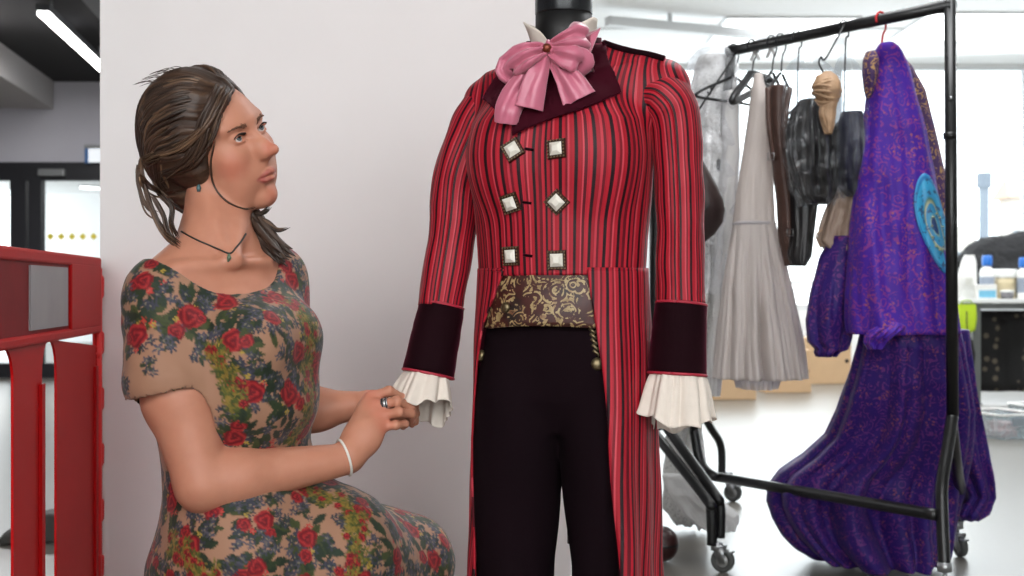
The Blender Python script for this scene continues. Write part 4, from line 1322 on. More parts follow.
wl((215, 140, -.125), (211, 165, -.125), (214, 185, -.118), (226, 201, -.105), (245, 209, -.085), (256, 207, -.07), r0=.0013, r1=.0008, n=3, spread=.0015, tone=.35)
# tail of hair drawn over her left shoulder
wl((243, 205, .06), (252, 218, .055), (262, 232, .045), (276, 248, .03), (286, 258, .02), r0=.011, r1=.004, n=26, spread=.008, tone=.3)
wl((246, 208, .06), (256, 214, .05), (264, 212, .045), (270, 206, .045), r0=.003, r1=.001, n=5, spread=.003, tone=.3)
wl((250, 215, .055), (266, 222, .045), (278, 230, .04), (288, 229, .035), r0=.003, r1=.001, n=5, spread=.003, tone=.3)
wl((226, 190, .08), (236, 200, .07), (246, 210, .06), r0=.012, r1=.010, n=14, spread=.008, tone=.25)
# fly-away hair on the crown
for i in range(26):
    a = rs.rand()*2.2-1.3
    p0_ = on_hair(.05-.13*rs.rand(), .02*rs.normal(), .13); d_ = (p0_-HO)/np.linalg.norm(p0_-HO)
    lock([p0_-d_*.004, p0_+d_*.004-hF*.02, p0_+d_*.003-hF*.05], .0008, .0005, .5, n=4)
wmesh('hair_locks', np.concatenate(LV), LF, m_hair, parent=wmesh_hair, attrs={'tone': np.concatenate(LT)})
wmesh_hair.children[0].name = 'hair_strands'
# eyebrows and lashes
m_brow = plain('brow hair', (112, 74, 54), 0.8)
def face_at(x, y, z):
    """the skin surface in front of a head point"""
    o = H(x+.05, y, z); d_ = -hF
    ts = np.arange(0, .09, .0005); v = body.sample(o+ts[:, None]*d_); w_ = np.where(v < 0)[0]
    return o+d_*ts[w_[0]] if len(w_) else H(x, y, z)
for s_ in (-1, 1):
    m = MB()
    for i in range(64):
        t = rs.rand(); y = s_*(.0135+.034*t); zc = .0245+.0070*math.sin(t*2.0)-.004*t + rs.normal()*.0017*(1.2-t)
        p_ = face_at(.085, y, zc)
        dv = (hL*s_*.8+hU*(.35-.5*t))
        m.tube([p_-hF*.0005, p_+dv*.0035+hF*.0006, p_+dv*.0070-hF*.0003], [.0010, .0009, .0003], 4)
    m.V = [tuple(np.array(v)-ORG) for v in m.V]
    m.build('eyebrow', m_brow, woman)
    m = MB()
    for i in range(34):
        t = i/33; y = s_*(.0195+.0225*t); z = .0118+.0030*math.sin(t*PI)
        b0 = H(.0835-.004*t, y, z)
        m.tube([b0, b0+HM@np.array((.004, s_*.002*t, .001)), b0+HM@np.array((.0062, s_*.003*t, .0035))], [.0013, .0010, .0003], 4)
    m.V = [tuple(np.array(v)-ORG) for v in m.V]
    m.build('eyelashes', plain('lashes', (30, 20, 18), 0.6), woman)

# ---- the dress
dr_f = Field(np.array((-.86, 1.90, .30)), np.array((-.06, 2.68, 1.16)), .0032)
bodyshape(dr_f, .008)
lap = [(W(250, 552, -.06), W(411, 570, .17), .112, .074), (W(268, 540, .10), W(402, 556, .24), .110, .074), (W(262, 545, .02), W(407, 560, .20), .105, .073)]
for a, b, r1, r2 in lap: dr_f.add(rcone(a, b, r1, r2), .06)
dr_f.add(rcone(W(330, 560, .02), W(388, 640, .14), .13, .11), .05); dr_f.add(rcone(W(246, 600, .02), W(252, 660, .02), .16, .16), .05)
# blousing over the waist
dr_f.add(ellip(W(238, 405, -.02), (.125, .11, .06)), .05)
# sleeves: short and loose
dr_f.add(rcone(W(164, 294, -.07), W(169, 380, -.098), .062, .079), .03)
dr_f.add(rcone(W(274, 274, .10), W(284, 350, .135), .052, .058), .03)
# openings: sleeve mouths, neckline
def halfspace(c, n):
    c = np.asarray(c); n = np.asarray(n, float); n /= np.linalg.norm(n)
    return lambda p: (p-c)@n
dr_f.sub(rcone(W(172, 396, -.099), W(176, 418, -.105), .074, .074), .004)
dr_f.sub(rcone(W(285, 352, .135), W(290, 420, .14), .052, .052), .004)
nb = W(214, 258, -.005)
Rn = np.stack([np.array((.68, .73, .05)), np.array((.73, -.68, .0)), np.cross(np.array((.68, .73, .05)), np.array((.73, -.68, .0)))], 1)
dr_f.sub(ellip(W(216, 246, -.012), (.128, .118, .070), Rn), .004)
dr_f.sub(rcone(W(218, 235, -.02), W(218, 200, -.02), .125, .14), .004)
Vd, Fd = dr_f.mesh()
def largest(V, F):
    lab = np.arange(len(V))
    while True:
        m_ = lab[F].min(1); new = lab.copy()
        for k in range(4): np.minimum.at(new, F[:, k], m_)
        new = new[new]
        if (new == lab).all(): break
        lab = new
    keep = lab == np.bincount(lab).argmax(); F = F[keep[F].all(1)]
    ren = np.cumsum(keep)-1
    return V[keep], ren[F]
Vd, Fd = largest(Vd, Fd); Vd = relax(Vd, Fd, 2)
Nd = vnormals(Vd, Fd)
# cloth folds
fold = .0030*noise3(Vd*np.array((14, 14, 9.0))) + .0016*noise3(Vd*np.array((38, 38, 20.0))+5)
sl = np.exp(-((Vd-W(165, 330, -.1))**2).sum(1)/.075**2)
fold += .0035*sl*np.sin((Vd[:, 0]*.8+Vd[:, 2]*.9+Vd[:, 1]*.3)*150)*.6
wz = np.exp(-((Vd[:, 2]-W(0, 440)[2])/.06)**2); fold += .004*wz*noise3(Vd*np.array((30, 30, 8.0)))
Vd2 = Vd+Nd*fold[:, None]

# the print: bouquets of red roses, dark leaves, slate-blue florets, yellow-green sprays
rs = np.random.RandomState(11)
colr = np.tile(np.array(lin((152, 113, 90))), (len(Vd), 1))
def sample_sites(nmin, tries=4000, region=None, keep=None):
    out = [] if keep is None else list(keep)
    idx = rs.permutation(len(Vd)) if region is None else rs.permutation(np.where(region)[0])
    new = []; dmin = np.full(len(Vd), 9.0)
    for j in out: dmin = np.minimum(dmin, ((Vd-Vd[j])**2).sum(1))
    for i in idx:
        if dmin[i] > nmin**2:
            new.append(i); dmin = np.minimum(dmin, ((Vd-Vd[i])**2).sum(1))
    return new
from mathutils import kdtree
kd = kdtree.KDTree(len(Vd))
for i in range(len(Vd)): kd.insert(Vd[i], i)
kd.balance()
def disc(i, r):
    ids = np.array([k for (_c, k, _d) in kd.find_range(Vd[i], r)])
    n_ = Nd[i]; ids = ids[(Nd[ids]@n_) > -.2]
    a = np.cross(n_, (0.1, .2, 1)); a /= np.linalg.norm(a); b = np.cross(n_, a)
    d_ = Vd[ids]-Vd[i]
    return ids, d_@a, d_@b
def paint(ids, m, c):
    m = np.clip(m, 0, 1)[:, None]
    colr[ids] = colr[ids]*(1-m)+np.array(lin(c))*m
def soft(d_, w_=.0012): return np.clip(.5-d_/w_, 0, 1)
def leaf(i, cx, cyy, ang, L_, Wd_, c):
    ids, x, y = disc(i, .075)
    u = (x-cx)*math.cos(ang)+(y-cyy)*math.sin(ang); v = -(x-cx)*math.sin(ang)+(y-cyy)*math.cos(ang)
    t = np.clip(u/L_, 0, 1)
    paint(ids, soft(np.abs(v)-Wd_*np.sin(PI*t)**.8*(1+.15*np.sin(u*1800)))*(u > 0)*(u < L_), c)
    paint(ids, soft(np.abs(v)-.0004, .0008)*(u > 0)*(u < L_)*.5, tuple(k*.6 for k in c))
def rose(i, cx, cyy, R, seed):
    ids, x, y = disc(i, .075)
    x = x-cx; y = y-cyy; r = np.hypot(x, y); a = np.arctan2(y, x)
    edge = R*(.86+.14*np.abs(np.sin(2.5*a+seed)))
    m = soft(r-edge)
    paint(ids, m, (118, 14, 20))
    sw = np.sin(r/R*11+a*1.0+seed+1.2*np.sin(a*3+seed))
    paint(ids, m*np.clip(sw*1.6-.2, 0, 1), (152, 36, 38))
    paint(ids, m*np.clip(-sw*1.8-.5, 0, 1), (96, 10, 22))
    paint(ids, m*np.clip(1-r/(R*.3), 0, 1), (84, 8, 20))
def floret(i, cx, cyy, R, c, ph):
    ids, x, y = disc(i, .075)
    x = x-cx; y = y-cyy; r = np.hypot(x, y); a = np.arctan2(y, x)
    paint(ids, soft(r-R*(.62+.38*np.cos(5*a+ph))), c)
    paint(ids, soft(r-R*.2), (120, 110, 90))
GR = [(40, 52, 30), (30, 42, 28), (56, 64, 32), (36, 48, 34)]
BL = [(56, 56, 70), (46, 48, 60), (68, 66, 78)]
flat = np.ones(len(Vd))
for k in range(4): np.minimum.at(flat, Fd[:, k], (Nd[Fd[:, k]]*Nd[Fd[:, (k+2) % 4]]).sum(1))
for _ in range(2):
    for k in range(4): np.minimum.at(flat, Fd[:, k], flat[Fd].min(1))
ok_site = flat > .93
big = sample_sites(.074, region=ok_site)
for i in big:
    for k in range(22):
        a = rs.rand()*2*PI; ro = .006+.028*rs.rand()
        leaf(i, ro*math.cos(a), ro*math.sin(a), a+rs.normal()*.5, .020+.016*rs.rand(), .0055+.003*rs.rand(), GR[rs.randint(4)])
    for k in range(10):
        a = rs.rand()*2*PI; ro = .018+.026*rs.rand()
        floret(i, ro*math.cos(a), ro*math.sin(a), .0085+.003*rs.rand(), BL[rs.randint(3)], rs.rand()*6)
    for k in range(5):
        a = rs.rand()*2*PI; ro = .012+.018*rs.rand()
        floret(i, ro*math.cos(a), ro*math.sin(a), .005+.002*rs.rand(), (164, 138, 52) if k % 2 else (176, 52, 46), rs.rand()*6)
    rose(i, rs.normal()*.005, rs.normal()*.005, .0165+.006*rs.rand(), rs.rand()*6)
    if rs.rand() < .75:
        a = rs.rand()*2*PI
        rose(i, .028*math.cos(a), .028*math.sin(a), .0115+.004*rs.rand(), rs.rand()*6)
    if rs.rand() < .5:
        a += 2
        rose(i, .027*math.cos(a), .027*math.sin(a), .009+.003*rs.rand(), rs.rand()*6)
small = sample_sites(.043, region=ok_site, keep=big)
for i in small:
    a0 = rs.rand()*2*PI
    for k in range(5):
        a = a0+k*2.4; ro = .004+.008*rs.rand()
        leaf(i, 0, 0, a, .013+.006*rs.rand(), .0036, GR[rs.randint(4)])
    for k in range(5):
        a = rs.rand()*2*PI; ro = .004+.014*rs.rand()
        floret(i, ro*math.cos(a), ro*math.sin(a), .0070+.0025*rs.rand(), BL[rs.randint(3)], rs.rand()*6)
# feathered yellow-green borders down the front
def spray_band(pts, width):
    c = catmull(pts, 10)
    for p_ in c:
        for k in range(3):
            q_ = p_+rs.normal(size=3)*width
            _c, i, _d = kd.find(q_)
            a = rs.rand()*2*PI
            for j in range(6): leaf(i, 0, 0, a+j*1.05, .010+.004*rs.rand(), .0022, [(112, 100, 38), (80, 86, 34), (132, 108, 46), (60, 70, 30)][rs.randint(4)])
            if rs.rand() < .28: rose(i, 0, 0, .0065+.003*rs.rand(), rs.rand()*6)
spray_band([W(296, 300, -.03), W(306, 335, -.03), W(306, 380, -.03), W(300, 420, -.04), W(310, 455, -.05)], .010)
spray_band([W(320, 480, -.06), W(345, 500, -.05), W(352, 530, -.06), W(345, 570, -.07)], .010)
spray_band([W(222, 350, -.12), W(232, 375, -.12), W(238, 400, -.12)], .007)
spray_band([W(170, 540, -.12), W(195, 560, -.14), W(215, 580, -.15)], .010)
dm = Nodes('printed dress')
dm.color(dm.attr('col', True)).set(Roughness=0.6)
dm.b.inputs['Sheen Weight'].default_value = 0.12; dm.b.inputs['Specular IOR Level'].default_value = 0.25
dm.bump(dm.noise(26, 4), 0.35, 0.004)
dress = wmesh('dress', Vd2, Fd, dm.m, colors=colr)
dress['label'] = 'tan dress printed with red roses, dark leaves and blue florets'

# ---- jewellery
m_cord = plain('dark cord', (44, 40, 36), 0.6)
def skin_hit(px, py, off=.001):
    o = np.array((0, 0, CAMZ)); e = P(px, py, 1.0)-o; e /= np.linalg.norm(e)
    h = body.hit(o, e, 1.9, 2.8)
    return None if h is None else h+body.grad(h)*off
neck_pts = [(178, 228), (182, 232), (190, 237), (200, 242), (210, 246), (220, 250), (230, 254), (236, 248), (241, 241), (245, 234)]
hp_ = [skin_hit(x, y, .0018) for x, y in neck_pts]; hp_ = [h for h in hp_ if h is not None]
nl = wmesh('necklace', *(lambda g: (g[0], g[1]))(tube_geo(catmull(hp_, 5), .0017, 6)), m_cord)
h = skin_hit(229, 255, .004)
wmesh('pendant', *tube_geo([h, h+np.array((.001, -.001, -.007)), h+np.array((-.001, -.001, -.014))], [.0018, .0042, .0015], 8), plain('green stone', (86, 108, 84), 0.3), parent=nl)
h = H(.004, -.079, -.043)
wmesh('earring', *tube_geo([h, h+np.array((0, 0, -.006)), h+np.array((0, 0, -.013))], [.002, .0045, .003], 8), plain('teal stone', (70, 104, 108), 0.25))
# bracelet: a white bead string round the wrist
bc = el_R+(wr_R-el_R)*.985; ax = (wr_R-el_R)/np.linalg.norm(wr_R-el_R)
M_ = np.array(align(ax+np.array((0, 0, .16))).to_3x3())
ring = []
for a in np.linspace(0, 2*PI, 46, endpoint=False):
    d_ = M_@np.array((math.cos(a), math.sin(a), 0)); ts = np.arange(.005, .06, .0005); v = body.sample(bc+ts[:, None]*d_)
    w_ = np.where(v > 0)[0]; ring.append(bc+d_*(ts[w_[0]]+.0015 if len(w_) else .03))
m = MB(); ring = np.array(ring); ring = (ring+np.roll(ring, 1, 0)+np.roll(ring, -1, 0))/3
m.tube(ring, .0024, 8, closed=True)
m.V = [tuple(np.array(v)-ORG) for v in m.V]
m.build('bracelet', plain('white beads', (226, 222, 214), 0.4), woman)
# silver ring with a dark inlay on the middle finger
fa, fb = kn_[1], W(397, 401, .024)
rc = fa+(fb-fa)*.42; ax = (fb-fa)/np.linalg.norm(fb-fa)
m_silver = plain('silver', (196, 196, 198), 0.25, 0.9)
r_o = wmesh('ring', *tube_geo([rc-ax*.0065, rc-ax*.006, rc+ax*.006, rc+ax*.0065], [.0098, .0112, .0112, .0098], 20), m_silver)
m = MB()
for dx in (-.0035, .0035): m.tube([rc+ax*dx-ax*.0012, rc+ax*dx+ax*.0012], .0117, 20)
m.V = [tuple(np.array(v)-ORG) for v in m.V]
m.build('ring_inlay', plain('dark inlay', (30, 28, 30), 0.4), r_o)

# ---- the stool she sits on
st = thing('stool', 'plain wooden stool under the seated woman', 'stool', tuple(ORG))
m_wood = plain('stool wood', (150, 112, 76), 0.5, var=0.2, scale=14)
MB().lathe([(.02, .36), (.165, .36), (.172, .37), (.172, .387), (.165, .395), (.02, .395)], 36).build('seat', m_wood, st)
for k in range(4):
    a = PI/4+k*PI/2
    MB().tube([(.10*math.cos(a), .10*math.sin(a), .362), (.15*math.cos(a), .15*math.sin(a), 0)], [.017, .014], 12).build('leg', m_wood, st)
# ================================================================== GARMENT RACKS AND WHAT HANGS ON THEM
m_tube = plain('black tube', (16, 16, 17), 0.35, var=0.15)
m_chrome = plain('zinc', (176, 178, 180), 0.3, 0.9, var=0.1, scale=80)
m_rubber = plain('grey rubber wheel', (84, 86, 84), 0.6, var=0.15)
m_hub = plain('wheel hub', (190, 190, 188), 0.4, 0.3)
ND, FD = 4.075, 4.868
BN = P(950, 5, ND); BF = P(731, 53, FD); BF[2] = BN[2]
def wrel(o, pts): return np.asarray(pts, float)-np.array(o.location)
def caster(parent, base, top, yaw, r=.038):
    """base: floor point, top: where the stem meets the tube"""
    c = MB()
    x, y, _ = base
    c.tube([(x, y, top[2]+.012), (x, y, top[2]-.016)], .022, 14)
    c.tube([(x, y, top[2]-.010), (x, y, r*2+.012)], .008, 8)
    M_ = Matrix.Translation((x, y, 0)) @ Matrix.Rotation(yaw, 4, 'Z')
    for s_ in (-1, 1):
        pr = [(-.012, r*2+.008), (.030, r*2+.008), (.034, r-.010), (.018, r-.012), (-.004, r*1.5)]
        n = len(pr)
        V = [tuple(M_ @ Vector((p[0], s_*.0155+q_, p[1]))) for q_ in (-.0012, .0012) for p in pr]
        c.add(V, [tuple(range(n)), tuple(range(2*n-1, n-1, -1))]+[(i, i+n, (i+1) % n+n, (i+1) % n) for i in range(n)])
    c.box((-.014, -.017, r*2+.004), (.032, .017, r*2+.012), M_)
    # brake pedal
    c.box((.028, -.012, r*1.7), (.062, .012, r*1.7+.006), M_)
    c.V = [tuple(wrel(parent, v)) for v in c.V]
    co_ = c.build('caster', m_chrome, parent)
    A = M_ @ Matrix.Translation((.022, 0, r)) @ Matrix.Rotation(PI/2, 4, 'X')
    w_ = MB().lathe([(r*.55, -.0125), (r*.92, -.0125), (r, -.008), (r, .008), (r*.92, .0125), (r*.55, .0125), (r*.55, -.0125)], 28, A, cap=False)
    w_.V = [tuple(wrel(parent, v)) for v in w_.V]; w_.build('wheel', m_rubber, co_)
    h_ = MB().lathe([(.004, -.010), (r*.57, -.009), (r*.57, .009), (.004, .010)], 20, A)
    h_.V = [tuple(wrel(parent, v)) for v in h_.V]; h_.build('hub', m_hub, co_)
    return co_
def tubepart(name, parent, pts, r, n=8, mat=None):
    V, F = tube_geo(catmull(pts, n), r, 14)
    return mesh_obj(name, wrel(parent, V), F, mat or m_tube, parent)

rack = thing('garment_rack', 'black wheeled garment rack holding the purple gown and other costumes', 'clothes rack', (BN[0], BN[1], 0))
ub = BF-BN; Lb = np.linalg.norm(ub); ub /= Lb
tubepart('top_bar', rack, [BN-ub*.012, BF], .0195, 1)
m = MB(); m.V = []
V, F = tube_geo([BF-ub*.01, BF+ub*.004, BF+ub*.012, BF+ub*.016], [.0225, .0235, .021, .012], 16); mesh_obj('end_cap', wrel(rack, V), F, m_tube, rack)
J = P(955, 416, ND); J[0] = BN[0]+.008
tubepart('post', rack, [BN+np.array((0, 0, .012)), J], .0185, 1)
V, F = tube_geo([BN-np.array((0, 0, .42)), BN-np.array((0, 0, .40))], .021, 14); mesh_obj('joint_sleeve', wrel(rack, V), F, m_tube, rack)
V, F = tube_geo([P(951, 98, ND-.018), P(951, 98, ND-.024)], .006, 10); mesh_obj('rivet', wrel(rack, V), F, m_chrome, rack)
k1 = P(942, 486, 3.96); k2 = P(936, 566, 3.90); k2[0] = k1[0]-.012
tubepart('leg', rack, [J, J+(k1-J)*.5, k1, (k1+k2)/2+np.array((-.002, 0, 0)), k2], .0185, 6)
caster(rack, (k2[0], k2[1], 0), k2, -.6)
f0 = J+np.array((.0, .01, -.02)); f1 = P(957, 470, 4.3); f2 = P(963, 505, 4.80); f3_ = P(963, 524, 4.86); f3_[0] = f2[0]
tubepart('leg', rack, [f0, f1, f2, f3_], .0185, 6)
caster(rack, (f3_[0], f3_[1], 0), f3_, -1.4)
bl = P(730, 479, FD); bm_ = P(937, 515, 3.93)
lc = P(694, 430, FD+.10); top_l = BF-np.array((0, 0, .02))
tubepart('bottom_bar', rack, [bm_, bm_+(bl-bm_)*.5, bl, P(712, 475, FD+.04), P(700, 461, FD+.08), lc], .0185, 8)
tubepart('post', rack, [lc, (lc+top_l)/2, top_l], .0175, 2)

rack2 = thing('garment_rack', 'black wheeled rack frame mostly hidden behind the red tailcoat', 'clothes rack', tuple(P(650, 430, 5.25)*np.array((1, 1, 0))))
pz = P(656, 430, 5.25); pt = pz.copy(); pt[2] = 1.62
tubepart('post', rack2, [pz, pt], .027, 1)
tubepart('top_bar', rack2, [pt, pt+np.array((-.28, .05, 0))], .019, 1)
a0 = P(652, 429, 4.95); a1 = P(705, 497, 4.60); a2 = P(711, 510, 4.575); a3 = P(713, 545, 4.575); a3[0] = a2[0]+.004
tubepart('leg', rack2, [pz+np.array((0, 0, .03)), a0, a1, a2, a3], .0185, 6)
b0 = a0+np.array((.03, .03, .045)); b1 = a1+np.array((.028, .03, .022)); b2 = a2+np.array((.036, .03, .012)); b3 = a3+np.array((.032, .03, .02))
tubepart('leg', rack2, [pz+np.array((.02, .02, .07)), b0, b1, b2, b3], .0185, 6)
caster(rack2, (a3[0]+.018, a3[1]+.01, 0), a3+np.array((.018, .01, -.004)), -.5, .042)
c0_ = P(690, 400, 5.9); c1_ = P(712, 430, 6.05); c2_ = P(721, 447, 6.1); c3_ = P(722, 474, 6.1); c3_[0] = c2_[0]+.004
tubepart('leg', rack2, [pz+np.array((0, .03, .05)), c0_, c1_, c2_, c3_], .0185, 6)
caster(rack2, (c3_[0]+.03, c3_[1], 0), c3_, -.4, .042)

def bar_pt(px):
    """point of the top bar seen at px"""
    k = (px-512)/FPX
    t = (k*BN[1]-BN[0])/(ub[0]-k*ub[1])
    return BN+ub*t
def hookpts(c, ang, drop=.10):
    """a hanger hook over the bar: c on the bar, ang the hanger's direction"""
    n_ = np.array((ub[0], ub[1], 0)); s_ = np.array((-n_[1], n_[0], 0))
    R_ = .0245
    pts = [c+s_*R_*math.cos(a)+np.array((0, 0, R_*math.sin(a))) for a in np.linspace(-.5, PI, 9)]
    pts += [c-s_*R_*.9-np.array((0, 0, .03)), c-s_*.008-np.array((0, 0, .055)), c-np.array((0, 0, drop))]
    return pts
m_hanger = plain('black hanger plastic', (22, 22, 24), 0.4, var=0.15)
m_wirehook = plain('hook wire', (40, 40, 44), 0.3, 0.7)
def make_hanger(label, c, ang, half=.20, drop=.10, rise=.075, r=.0055, mat=None, group=None, thick=None, tilt=0.0):
    mat = mat or m_hanger
    o = thing('hanger', label, 'coat hanger', tuple(c), 0, group)
    V, F = tube_geo(catmull(hookpts(c, ang, drop), 4), .0028 if mat is m_hanger else .0035, 8); mesh_obj('hook', wrel(o, V), F, m_wirehook if mat is m_hanger else mat, o)
    d_ = np.array((math.cos(ang), math.sin(ang), 0)); a = c-np.array((0, 0, drop))
    up_ = np.array((0, 0, 1.0))
    L_ = a-d_*half-up_*(rise+tilt); R_ = a+d_*half-up_*(rise-tilt)
    V, F = tube_geo(catmull([a-d_*.012, a-d_*half*.5-up_*(rise*.45+tilt*.5), L_, L_-up_*.018, (L_+R_)/2-up_*.018, R_-up_*.018, R_, a+d_*half*.5-up_*(rise*.45-tilt*.5), a+d_*.012], 8), thick or r, 10)
    mesh_obj('frame', wrel(o, V), F, mat, o)
    if thick is None and half > .15:
        for s_ in (-1, 1):
            q_ = a+d_*s_*half*.66-up_*(rise*.66-s_*tilt*.6)
            V, F = tube_geo(catmull([q_, q_-up_*.02, q_-up_*.03+d_*s_*.012, q_-up_*.018+d_*s_*.02], 5), .003, 6); mesh_obj('notch', wrel(o, V), F, mat, o)
    return o
ANG = math.atan2(ub[1], ub[0])+PI/2
make_hanger('empty black plastic hanger on the far end of the rack bar', bar_pt(734), .72, .20, .10, .075)
make_hanger('broad black coat hanger beside the white tulle gown', bar_pt(752), .95, .15, .10, .05, thick=.014, tilt=.05)

# ---- cloth built from rows of outline points
def hung(name, rows, mat, parent, D0, depth, folds=(), n=96, m=70, noise=.006, nsc=9.0, drift=0.0, solid=0.0, attrs=None, seed=0, flat=1.0, closed_bottom=False, parent_loc=None, colors=None):
    """rows: (py, left px, right px[, extra distance]) from top to bottom; hangs at distance D0"""
    R_ = np.array([(r + (0,) if len(r) == 3 else r) for r in rows], float)
    t = np.linspace(0, 1, m); s_ = np.linspace(0, 1, len(R_))
    cum = np.concatenate([[0], np.cumsum(np.abs(np.diff(R_[:, 0]))+.5)]); cum /= cum[-1]
    ry = np.stack([np.interp(t, cum, R_[:, k]) for k in range(4)], 1)
    an = np.linspace(0, 2*PI, n, endpoint=False)
    G = []
    for i in range(m):
        D_ = D0+ry[i, 3]
        L_ = P(ry[i, 1], ry[i, 0], D_); Rr = P(ry[i, 2], ry[i, 0], D_)
        w_ = (Rr[0]-L_[0])/2; c = (L_+Rr)/2
        dp = depth(t[i]) if callable(depth) else depth
        dp = min(dp, w_*1.6)
        x = np.cos(an); y = np.sin(an)
        f = np.zeros(n)
        for (k_, amp, ph, start) in folds:
            wob = noise3(np.stack([np.cos(an)*1.6+seed+k_, np.sin(an)*1.6, np.full(n, t[i]*1.8+ph)], -1))
            sw = np.abs(np.sin(.5*k_*an+ph+1.9*wob+.4*np.sin(t[i]*2.5+ph)))
            f += amp*(1+1.1*wob)*np.clip((t[i]-start)/(1-start+1e-6), 0, 1)**.7*(1.6*sw-1)
        nx_, ny_ = x/max(w_, 1e-4), y/max(dp, 1e-4); ln_ = np.hypot(nx_, ny_)+1e-9
        f = np.minimum(f, .02+0*f) if w_ < .05 else f
        G.append(np.stack([c[0]+w_*x+.30*f*nx_/ln_, c[1]+dp*y+f*ny_/ln_, np.full(n, c[2])], -1))
    G = np.array(G)
    G += (noise3(G*nsc+seed)*noise)[..., None]*np.array((.6, 1, .3))
    V, F = loft(G, True)
    F = [tuple(f) for f in F]+[tuple(range(n))[::-1]]
    if closed_bottom: F.append(tuple((m-1)*n+j for j in range(n)))
    at = {'t': np.repeat(t, n), 'a': np.tile(an, m)}
    return mesh_obj(name, wrel(parent, V), F, mat, parent, attrs=at, solid=solid), G

# ---- materials
def brocade(name, b1, b2, motif1, motif2, sc=1.7, sheen=.08):
    s = Nodes(name)
    tc = s.n('ShaderNodeTexCoord').outputs['Object']
    wn = s.n('ShaderNodeTexNoise'); wn.inputs['Scale'].default_value = 14*sc; wn.inputs['Detail'].default_value = 3; s.l(tc, wn.inputs['Vector'])
    mx = s.n('ShaderNodeVectorMath', operation='MULTIPLY_ADD'); s.l(wn.outputs['Color'], mx.inputs[0]); mx.inputs[1].default_value = (.06/sc,)*3; s.l(tc, mx.inputs[2])
    v = s.n('ShaderNodeTexVoronoi'); v.inputs['Scale'].default_value = 17*sc; s.l(mx.outputs[0], v.inputs['Vector'])
    ring = s.math('GREATER_THAN', s.math('SINE', s.math('MULTIPLY', v.outputs['Distance'], 20.0)), .62)
    v2 = s.n('ShaderNodeTexVoronoi'); v2.inputs['Scale'].default_value = 46*sc; s.l(mx.outputs[0], v2.inputs['Vector'])
    dot = s.math('LESS_THAN', v2.outputs['Distance'], .30)
    base = s.mix(s.noise(7*sc, 4), b1, b2)
    c = s.mix(s.math('MULTIPLY', ring, s.math('GREATER_THAN', s.noise(26*sc, 3), .46)), base, motif1)
    c = s.mix(s.math('MULTIPLY', dot, s.math('GREATER_THAN', s.noise(13*sc, 3), .56)), c, motif2)
    s.color(c).set(Roughness=.55)
    s.b.inputs['Specular IOR Level'].default_value = .25
    s.b.inputs['Sheen Weight'].default_value = sheen; s.b.inputs['Sheen Tint'].default_value = (.6, .5, 1, 1)
    s.bump(s.noise(30*sc, 4), .35, .006)
    return s.m
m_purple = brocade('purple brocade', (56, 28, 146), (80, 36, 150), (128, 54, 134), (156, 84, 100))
m_purple_shaded = brocade('shaded purple brocade', (36, 18, 98), (48, 22, 100), (96, 42, 110), (128, 68, 90))  # same brocade, with the shade on the lower gown put into its colour
m_multi = brocade('patterned lining', (84, 58, 60), (60, 42, 110), (178, 140, 90), (120, 60, 80), 1.9)
def rings_mat():
    s = Nodes('turquoise applique')
    a = s.attr('e'); b_ = s.noise(60, 3)
    col = s.ramp(a, [(0, (30, 60, 110)), (.16, (36, 70, 120)), (.18, (150, 170, 150)), (.24, (60, 150, 190)), (.42, (40, 130, 180)), (.45, (176, 176, 140)), (.52, (70, 120, 110)), (.58, (44, 146, 196)), (.86, (60, 166, 212)), (.9, (40, 120, 180)), (1, (48, 140, 196))])
    s.color(s.mix(s.math('GREATER_THAN', b_, .6), col, (50, 90, 130))).set(Roughness=.45)
    s.bump(b_, .3, .002)
    return s.m
m_teal = rings_mat()

# ---- the purple gown
gown = thing('gown', 'long purple brocade gown with a turquoise emblem hanging from a red hanger', 'dress', tuple(P(895, 300, 4.45)*np.array((1, 1, 0))+np.array((0, 0, .05))))
cape_rows = [(44, 880, 893, -.03), (50, 876, 900, -.02), (66, 872, 908), (90, 868, 914), (130, 863, 925), (170, 858, 933), (210, 853, 941), (250, 850, 949), (290, 848, 954), (320, 848, 958), (334, 850, 960)]
_, CG = hung('cape', cape_rows, m_purple, gown, 4.32, lambda t: .05+.07*t, [(5, .030, .5, .1), (9, .016, 1.7, .2)], solid=.004, noise=.012)
sk_rows = [(312, 864, 955, .06), (345, 858, 962, .07), (380, 849, 966, .12), (410, 840, 970, .18), (436, 828, 968, .24), (456, 806, 966, .30), (472, 782, 963, .34), (488, 770, 960, .36), (502, 769, 957, .38), (518, 775, 954, .38), (534, 786, 951, .37), (548, 800, 946, .36), (557, 814, 938, .36)]
hung('skirt', sk_rows, m_purple_shaded, gown, 4.32, lambda t: .10+.17*min(1, t*1.3), [(9, .055, .2, .0), (16, .035, 1.1, .05)], n=260, m=120, noise=.025, nsc=6, closed_bottom=True)
hung('train', [(330, 940, 968, .22), (380, 944, 974, .24), (430, 950, 982, .28), (470, 958, 990, .30), (496, 968, 992, .32), (512, 956, 986, .32), (520, 960, 975, .32)], m_purple_shaded, gown, 4.40, .07, [(6, .030, .5, .0), (9, .016, 1.3, .1)], noise=.02, closed_bottom=True)
hung('sleeve', [(236, 832, 858, .06), (256, 820, 858, .06), (290, 811, 858, .05), (320, 806, 856, .05), (342, 808, 850, .05), (350, 816, 846, .05), (352, 815, 838, .05), (357, 817, 834, .05)], m_purple_shaded, gown, 4.38, .06, [(6, .022, .3, .1), (9, .012, 1.4, .2)], noise=.012, closed_bottom=True)
